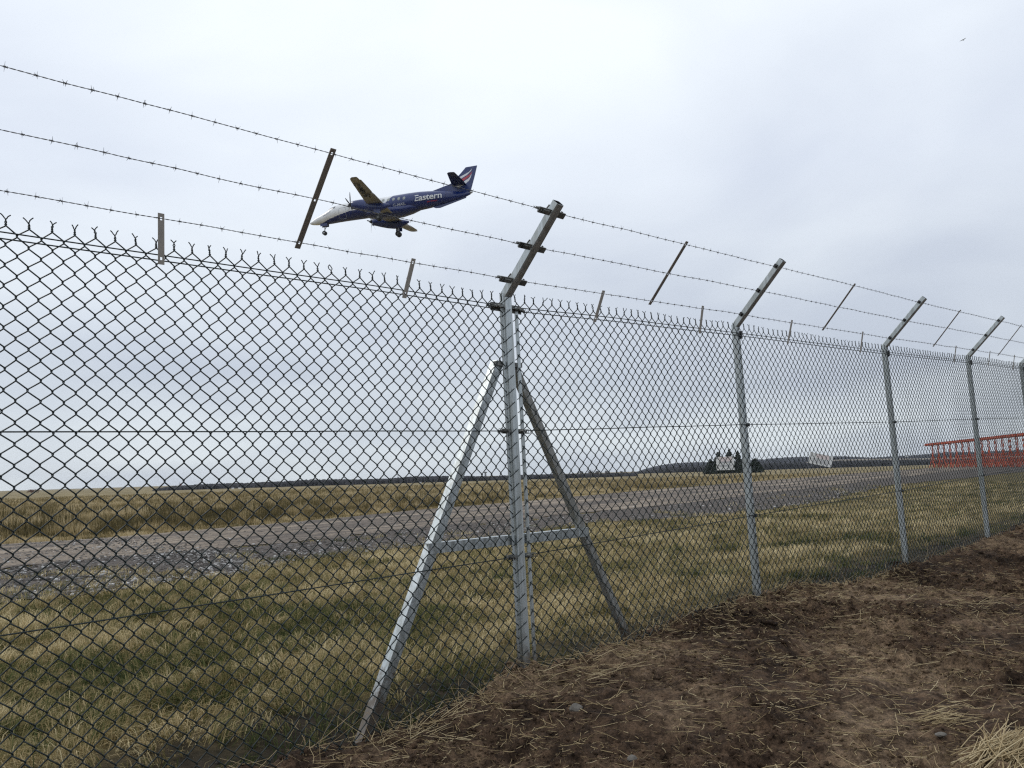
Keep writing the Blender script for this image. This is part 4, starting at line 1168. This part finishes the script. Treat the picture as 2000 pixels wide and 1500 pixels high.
_fz = [-.86, -.85, -.81, -.70, -.535, -.37, -.26, -.10, 0, .07, .17, .25, .33, .37, .40, .44, .48, .52, .60, .62]
_fr = [.03, .13, .25, .42, .60, .75, .85, .95, .99, 1.0, 1.01, 1.02, 1.02, 1.0, .93, .80, .60, .43, .26, .12]
def fus(x):
    xs = np.array([x - .15, x, x + .15]); k = np.clip(x / .5, 0, 1)
    z = np.interp(xs, _fx, _fz); r = np.interp(xs, _fx, _fr)
    return float(z[1] * (1 - .5 * k) + (z[0] + z[2]) * .25 * k), float(r[1] * (1 - .5 * k) + (r[0] + r[2]) * .25 * k)
def cw(x): return np.interp(x, [0, 1.0, 1.4, 2.71, 4.0, 5.27, 7, 8.6, 9.3, 9.75, 10.2, 10.7], [-2, -2, -1.0, -.50, -.16, .12, .24, .30, .40, .85, 1.25, 2.5])
xs = np.concatenate([np.linspace(0, .35, 8), np.arange(.42, 18.85, .07), [18.85]]); K_ = 96
Vf = []; 
for x in xs:
    z, r = fus(x)
    for j in range(K_):
        a = 2 * PI * j / K_; Vf.append(m2l(x, r * math.cos(a) * (1 if x < 13 else 1 - .25 * min(1, (x - 13) / 5)), z + r * math.sin(a)))
Vf = np.array(Vf); idx = np.arange(len(xs) * K_).reshape(len(xs), K_); i2 = np.roll(idx, -1, 1)
Ff = np.stack([idx[:-1], i2[:-1], i2[1:], idx[1:]], -1).reshape(-1, 4)
cen = Vf[Ff].mean(1); xm = 10 - cen[:, 0]; wv = .35 * np.abs(cen[:, 1]) + .94 * cen[:, 2]
fo = np_mesh('fuselage', Vf, Ff, None, plane, smooth=True, mats=[M['pblue'], M['pwhite']], midx=(wv > cw(xm)).astype(int))
def surf(x, ang, off=.012):
    z, r = fus(x); return m2l(x, (r + off) * math.cos(ang), z + (r + off) * math.sin(ang))
def ang_of(x, wt):
    z, r = fus(x); best = min((abs(.35 * r * math.cos(a) + .94 * (z + r * math.sin(a)) - wt), a) for a in np.linspace(-1.3, 1.15, 400)); return best[1]
def patch(name, mat, x0, x1, a0, a1, par, nx_=6, na=6, off=.012, ell=False, side=1):
    b = MB()
    if ell:
        cx, ca_ = (x0 + x1) / 2, (a0 + a1) / 2; R = [surf(cx, ca_, off + .004)]
        for i in range(20):
            t_ = 2 * PI * i / 20; R.append(surf(cx + (x1 - x0) / 2 * math.cos(t_), ca_ + (a1 - a0) / 2 * math.sin(t_), off))
        R = [(p[0], p[1] * side, p[2]) for p in R]
        b.add(R, [(0, 1 + i, 1 + (i + 1) % 20) for i in range(20)])
    else:
        P = [[surf(x0 + (x1 - x0) * i / nx_, a0 + (a1 - a0) * j / na, off) for j in range(na + 1)] for i in range(nx_ + 1)]
        V = [(p[0], p[1] * side, p[2]) for r_ in P for p in r_]
        b.add(V, [(i * (na + 1) + j, (i + 1) * (na + 1) + j, (i + 1) * (na + 1) + j + 1, i * (na + 1) + j + 1) for i in range(nx_) for j in range(na)])
    return b.build(name, mat, par, fix=False)
for side in (1, -1):
    for i in range(11):
        x = 5.55 + i * .605; a = ang_of(x, .85); patch('window', M['pglass'], x - .16, x + .16, a - .19, a + .19, plane, ell=True, side=side)
    patch('windscreen', M['pwind'], 2.62, 2.98, ang_of(2.8, .50), ang_of(2.8, .50) + .42, plane, side=side)
    patch('windscreen', M['pwind'], 3.03, 3.42, ang_of(3.2, .56), ang_of(3.2, .56) + .34, plane, side=side)
    patch('windscreen', M['pwind'], 2.36, 2.60, .98, 1.5, plane, side=side)
# passenger door outline on the port side
dm = MB(); a0, a1 = ang_of(4.3, -.66), ang_of(4.3, .55)
loop = [(3.92, a0 + .12)] + [(3.90, a0 + (a1 - a0) * t_) for t_ in np.linspace(.12, .95, 10)] + [(4.0, a1), (4.65, a1)] + [(4.75, a0 + (a1 - a0) * t_) for t_ in np.linspace(.95, .1, 10)] + [(4.62, a0), (4.05, a0), (3.92, a0 + .12)]
dm.tube([surf(x, a, .006) for x, a in loop], .014, 5); dm.build('door', M['pletter'], plane)
def lettering(txt, x0, w0, height, width, mat, name, place=None, par=None):
    cu = bpy.data.curves.new(name, 'FONT'); cu.body = txt; cu.size = 1.0; cu.resolution_u = 3; cu.space_character = .95; cu.offset = .012
    tmp = bpy.data.objects.new(name, cu); col.objects.link(tmp); bpy.context.view_layer.update()
    dg = bpy.context.evaluated_depsgraph_get(); me = bpy.data.meshes.new_from_object(tmp.evaluated_get(dg)); bpy.data.objects.remove(tmp)
    co = np.empty(len(me.vertices) * 3); me.vertices.foreach_get('co', co); co = co.reshape(-1, 3)
    co[:, 0] -= co[:, 0].min(); base = 0; co[:, 0] *= width / co[:, 0].max(); co[:, 1] *= height / co[:, 1].max()
    out = []
    for px_, py_, _ in co:
        if place: out.append(place(px_, py_))
        else:
            x = x0 + px_; z, r = fus(x); out.append(surf(x, ang_of_cache(x0 + width / 2, w0) + py_ / r, .016))
    me.vertices.foreach_set('co', np.array(out).ravel()); me.materials.clear(); me.materials.append(mat); me.update(); me.name = name
    o = bpy.data.objects.new(name, me); col.objects.link(o); o.parent = par or plane; return o
_ac = {}
def ang_of_cache(x, w_):
    if (x, w_) not in _ac: _ac[(x, w_)] = ang_of(x, w_)
    return _ac[(x, w_)]
lettering('Eastern', 12.82, .43, .66, 3.0, M['pwhite'], 'lettering')
lettering('airways', 14.15, .17, .15, 1.15, M['pred'], 'lettering')
lettering('G-MAJL', 10.3, .08, .30, 1.45, M['pletter'], 'lettering')
lettering('Jetstream 41', 1.95, .02, .15, .95, M['pletter'], 'lettering')
for x_ in (1.25, 5.05, 12.7, 16.2):
    b = MB(); b.tube([surf(x_, a, -.002) for a in np.linspace(-PI, PI, 60)], .008, 4, caps=False); b.build('panel_seam', M['pletter'] if x_ < 2 else M['navy'], plane)
# belly fairing
def loft(secs, n=28):
    R = []
    for x, y, z, ry, rz in secs: R.append([m2l(x, y + ry * math.cos(2 * PI * j / n), z + rz * math.sin(2 * PI * j / n)) for j in range(n)])
    b = MB(); b.rings(R); return b
loft([(6.6, 0, -.55, .3, .2), (7.2, 0, -.55, .8, .42), (8, 0, -.55, .98, .58), (9.5, 0, -.55, 1.02, .66), (11, 0, -.55, .98, .66), (12.2, 0, -.40, .85, .55), (13.4, 0, -.2, .5, .35), (14, 0, -.1, .2, .15)]).build('belly_fairing', M['pblue'], plane, smooth=True)
# ventral fin
def slab(poly, y, th, mat, name, m=0):
    b = MB(); c = np.mean(np.array(poly), 0)
    def ring(k, f): return [m2l(c[0] + (p[0] - c[0]) * f, y + k, c[1] + (p[1] - c[1]) * f) for p in poly]
    b.rings([ring(-th / 2, .97), ring(-th / 4, 1), ring(th / 4, 1), ring(th / 2, .97)]); return b.build(name, mat, plane)
slab([(14.3, -.35), (14.9, -.64), (15.4, -.66), (18.35, .15), (18.45, .5), (16, .3)], 0, .09, M['pblue'], 'ventral_fin')
# fin, with its swooshes
fin = slab([(14.4, 1.28), (16.5, 1.86), (16.75, 1.98), (17.80, 2.95), (18.42, 3.60), (19.68, 3.66), (19.35, 2.4), (18.88, .85), (18.3, .5), (15, .8)], 0, .16, M['pblue'], 'fin')
def swoosh(pts, mat, side):
    b = MB(); b.add([m2l(x, side * .088, z) for x, z in pts], [tuple(range(len(pts)))]); o = b.build('swoosh', mat, fin, fix=False)
for sd in (1, -1):
    swoosh([(19.25, 3.58), (19.1, 3.32), (18.77, 3.01), (18.40, 2.84), (17.62, 2.52), (17.85, 2.34), (18.58, 2.72), (19.01, 3.10)], M['pwhite'], sd)
    swoosh([(19.14, 3.04), (18.76, 2.69), (17.90, 2.28), (18.08, 2.04), (18.76, 2.44), (19.07, 2.84)], M['pred'], sd)
    swoosh([(19.06, 2.77), (18.76, 2.32), (18.29, 2.06), (17.30, 1.52), (17.53, 1.38), (18.28, 1.66), (18.75, 2.02), (19.0, 2.46)], M['pwhite'], sd)
b = MB(); b.rings([[m2l(x, .0 + r * math.cos(2 * PI * j / 10), .68 + r * math.sin(2 * PI * j / 10)) for j in range(10)] for x, r in ((18.7, .13), (18.95, .10), (19.1, .04))]); b.build('tail_cone', M['pgrey'], plane, smooth=True)
def airfoil(xl, xt, y, z, tk, droop=0.0):
    c = xt - xl; top = [(0, 0), (.03, .35), (.12, .75), (.3, 1), (.55, .85), (.8, .45), (1, .04)]; bot = [(1, -.04), (.8, -.25), (.55, -.45), (.3, -.55), (.12, -.42), (.03, -.22)]
    return [m2l(xl + c * a, y, z + tk * c * .6 * h_) for a, h_ in top + bot]
def wing_z(y): return -.86 + .104 * abs(y)
for sg in (1, -1):
    b = MB(); S = [(.0, 7.9, 9.95, .15), (1, 7.98, 9.93, .15), (3, 8.15, 9.88, .14), (5.8, 8.42, 9.80, .13), (8.6, 8.70, 9.68, .12), (9.05, 8.80, 9.66, .10), (9.28, 9.05, 9.60, .07)]
    b.rings([airfoil(xl, xt, sg * y, wing_z(y), tk) for y, xl, xt, tk in S]); wg = b.build('wing', M['pgrey'], plane)
    for y0, y1 in ((1.05, 2.45), (3.45, 5.75)):
        f = MB()
        f.rings([[m2l(x, sg * y, wing_z(y) + z) for x, z in ((9.55, -.06), (9.85, -.02), (10.28 - .06 * (y - 1) * .6, -.26), (10.26 - .06 * (y - 1) * .6, -.30), (9.8, -.14))] for y in (y0, y1)]); f.build('flap', M['pgrey'], wg)
    f = MB(); f.rings([[m2l(x, sg * y, wing_z(y) + z) for x, z in ((9.7, .02), (9.86 - .02 * (y - 5.8), .01), (9.86 - .02 * (y - 5.8), -.01), (9.7, -.03))] for y in (5.85, 8.6)]); f.build('aileron', M['pgrey'], wg)
    # tailplane
    t_ = MB(); t_.rings([airfoil(xl, xt, sg * y, z, .10) for y, xl, xt, z in ((0, 16.85, 18.45, 1.62), (1.2, 16.98, 18.38, 1.68), (3.2, 17.22, 18.08, 1.84), (3.36, 17.34, 18.02, 1.85))]); t_.build('tailplane', M['navy'], plane)
    # nacelle, spinner, propeller
    y = sg * 2.97
    nc = loft([(6.36, y, -.36, .26, .30), (6.42, y, -.37, .34, .42), (6.8, y, -.40, .42, .50), (7.4, y, -.48, .46, .62), (8.2, y, -.62, .47, .70), (9.0, y, -.80, .45, .66), (9.7, y, -.90, .38, .50), (10.3, y, -.86, .25, .28), (10.75, y, -.80, .08, .10)]).build('nacelle', M['pblue'], plane, smooth=True)
    b = MB(); b.rings([[m2l(x, y + r * math.cos(2 * PI * j / 20), -.33 + r * math.sin(2 * PI * j / 20)) for j in range(20)] for x, r in ((5.93, .02), (5.98, .10), (6.1, .18), (6.25, .24), (6.37, .25))]); sp = b.build('spinner', M['pdark'], plane, smooth=True)
    b = MB(); b.box(m2l(6.36, y, -.74), (0, 1, 0), (1, 0, 0), (0, 0, 1), .17, .03, .07); b.build('air_intake', M['pdark'], nc)
    for k in range(5):
        a = math.radians(84 + 72 * k) if sg > 0 else math.radians(-84 + 72 * k); d = np.array([0, math.cos(a), math.sin(a)]); e_ = np.array([0, -math.sin(a), math.cos(a)]); b = MB(); R = []
        for r, ch, tw in ((.16, .03, 1.0), (.4, .06, .9), (.8, .07, .6), (1.2, .055, .4), (1.42, .025, .3)):
            c = np.array([6.2, y, -.33]) + d * r; u = e_ * math.cos(tw) + np.array([1, 0, 0]) * math.sin(tw); v = np.cross(u, d)
            R.append([m2l(*(c + u * ch * p + v * ch * .12 * q_)) for p, q_ in ((-1, 0), (0, 1), (1, 0), (0, -1))])
        b.rings(R); b.build('propeller_blade', M['pdark'], sp)
    # main gear
    g = MB(); yy = sg * 3.0; g.tube([m2l(9.45, yy, -1.0), m2l(9.47, yy, -2.1)], .075, 10); g.tube([m2l(9.1, yy, -1.2), m2l(9.46, yy, -1.85)], .035, 6); g.tube([m2l(9.46, yy - .22, -2.12), m2l(9.46, yy + .22, -2.12)], .05, 8)
    mg = g.build('main_gear', M['pmetal'], plane)
    b = MB(); b.box(m2l(9.4, yy + sg * .36, -1.5), (1, 0, 0), (0, 1, 0), (0, 0, 1), .38, .015, .22); b.build('gear_door', M['pblue'], mg)
    for s2 in (-.2, .2):
        wh = MB(); wh.rings([[m2l(9.46 + r * math.cos(2 * PI * j / 24), yy + s2 + q_, -2.12 + r * math.sin(2 * PI * j / 24)) for j in range(24)] for q_, r in ((-.10, .20), (-.09, .27), (-.05, .315), (.05, .315), (.09, .27), (.10, .20))]); wo = wh.build('wheel', M['pdark'], mg, smooth=False)
        hb = MB(); hb.tube([m2l(9.46, yy + s2 - .105, -2.12), m2l(9.46, yy + s2 + .105, -2.12)], .13, 14); hb.build('wheel', M['fit'], mg)
g = MB(); g.tube([m2l(1.85, 0, -1.0), m2l(1.80, 0, -2.12)], .06, 10); g.tube([m2l(2.25, 0, -1.1), m2l(1.84, 0, -1.75)], .03, 6); g.tube([m2l(1.80, -.16, -2.14), m2l(1.80, .16, -2.14)], .04, 8); ng = g.build('nose_gear', M['pmetal'], plane)
for sd in (-.24, .24):
    b = MB(); b.box(m2l(1.8, sd, -1.22), (1, 0, 0), (0, 1, 0), (0, 0, 1), .42, .012, .17); b.build('gear_door', M['pblue'], ng)
for s2 in (-.15, .15):
    wh = MB(); wh.rings([[m2l(1.80 + r * math.cos(2 * PI * j / 24), s2 + q_, -2.14 + r * math.sin(2 * PI * j / 24)) for j in range(24)] for q_, r in ((-.07, .15), (-.06, .20), (-.03, .235), (.03, .235), (.06, .20), (.07, .15))]); wh.build('wheel', M['pdark'], ng)
    hb = MB(); hb.tube([m2l(1.8, s2 - .075, -2.14), m2l(1.8, s2 + .075, -2.14)], .09, 12); hb.build('wheel', M['pmetal'], ng)
wz = lambda px_, py_: m2l(9.30 - py_, 8.2 - px_, wing_z(8.2 - px_) - .13)
lettering('G-MAJL', 0, 0, .62, 3.4, M['pdark'], 'lettering', place=wz)
# small aerials and lamps
b = MB(); b.rings([[m2l(x, y_, z) for x, y_, z in ((5.0 + i * .1, -.01, 1.0 + i * .26), (5.3 + i * .05, -.01, 1.0 + i * .26), (5.3 + i * .05, .01, 1.0 + i * .26), (5.0 + i * .1, .01, 1.0 + i * .26))] for i in (0, 1)]); b.build('aerial', M['pwhite'], plane)
b = MB(); b.box(m2l(*((lambda p: (10 - p[0], p[1], p[2]))(surf(11.5, ang_of(11.5, -.55), .01)))), (1, 0, 0), (0, 1, 0), (0, 0, 1), .09, .03, .09); b.build('service_panel', M['pwhite'], plane)

# ------------------------------------------------------------------ thin haze over the whole field
hz = bpy.data.materials.new('haze'); hz.use_nodes = True; t = hz.node_tree; t.nodes.clear()
ho = t.nodes.new('ShaderNodeOutputMaterial'); hv = t.nodes.new('ShaderNodeVolumePrincipled')
hv.inputs['Density'].default_value = 0.00012; hv.inputs['Color'].default_value = (.86, .90, 1.0, 1); hv.inputs['Anisotropy'].default_value = .2
t.links.new(hv.outputs[0], ho.inputs['Volume'])
b = MB(); b.box((0, 1400, 27), (1, 0, 0), (0, 1, 0), (0, 0, 1), 3300, 1900, 29.5)
for p_ in range(len(b.v)): pass
ho_ = b.build('haze', hz); tag(ho_, 'thin grey haze that softens the far woods and hills', 'haze', kind='stuff')
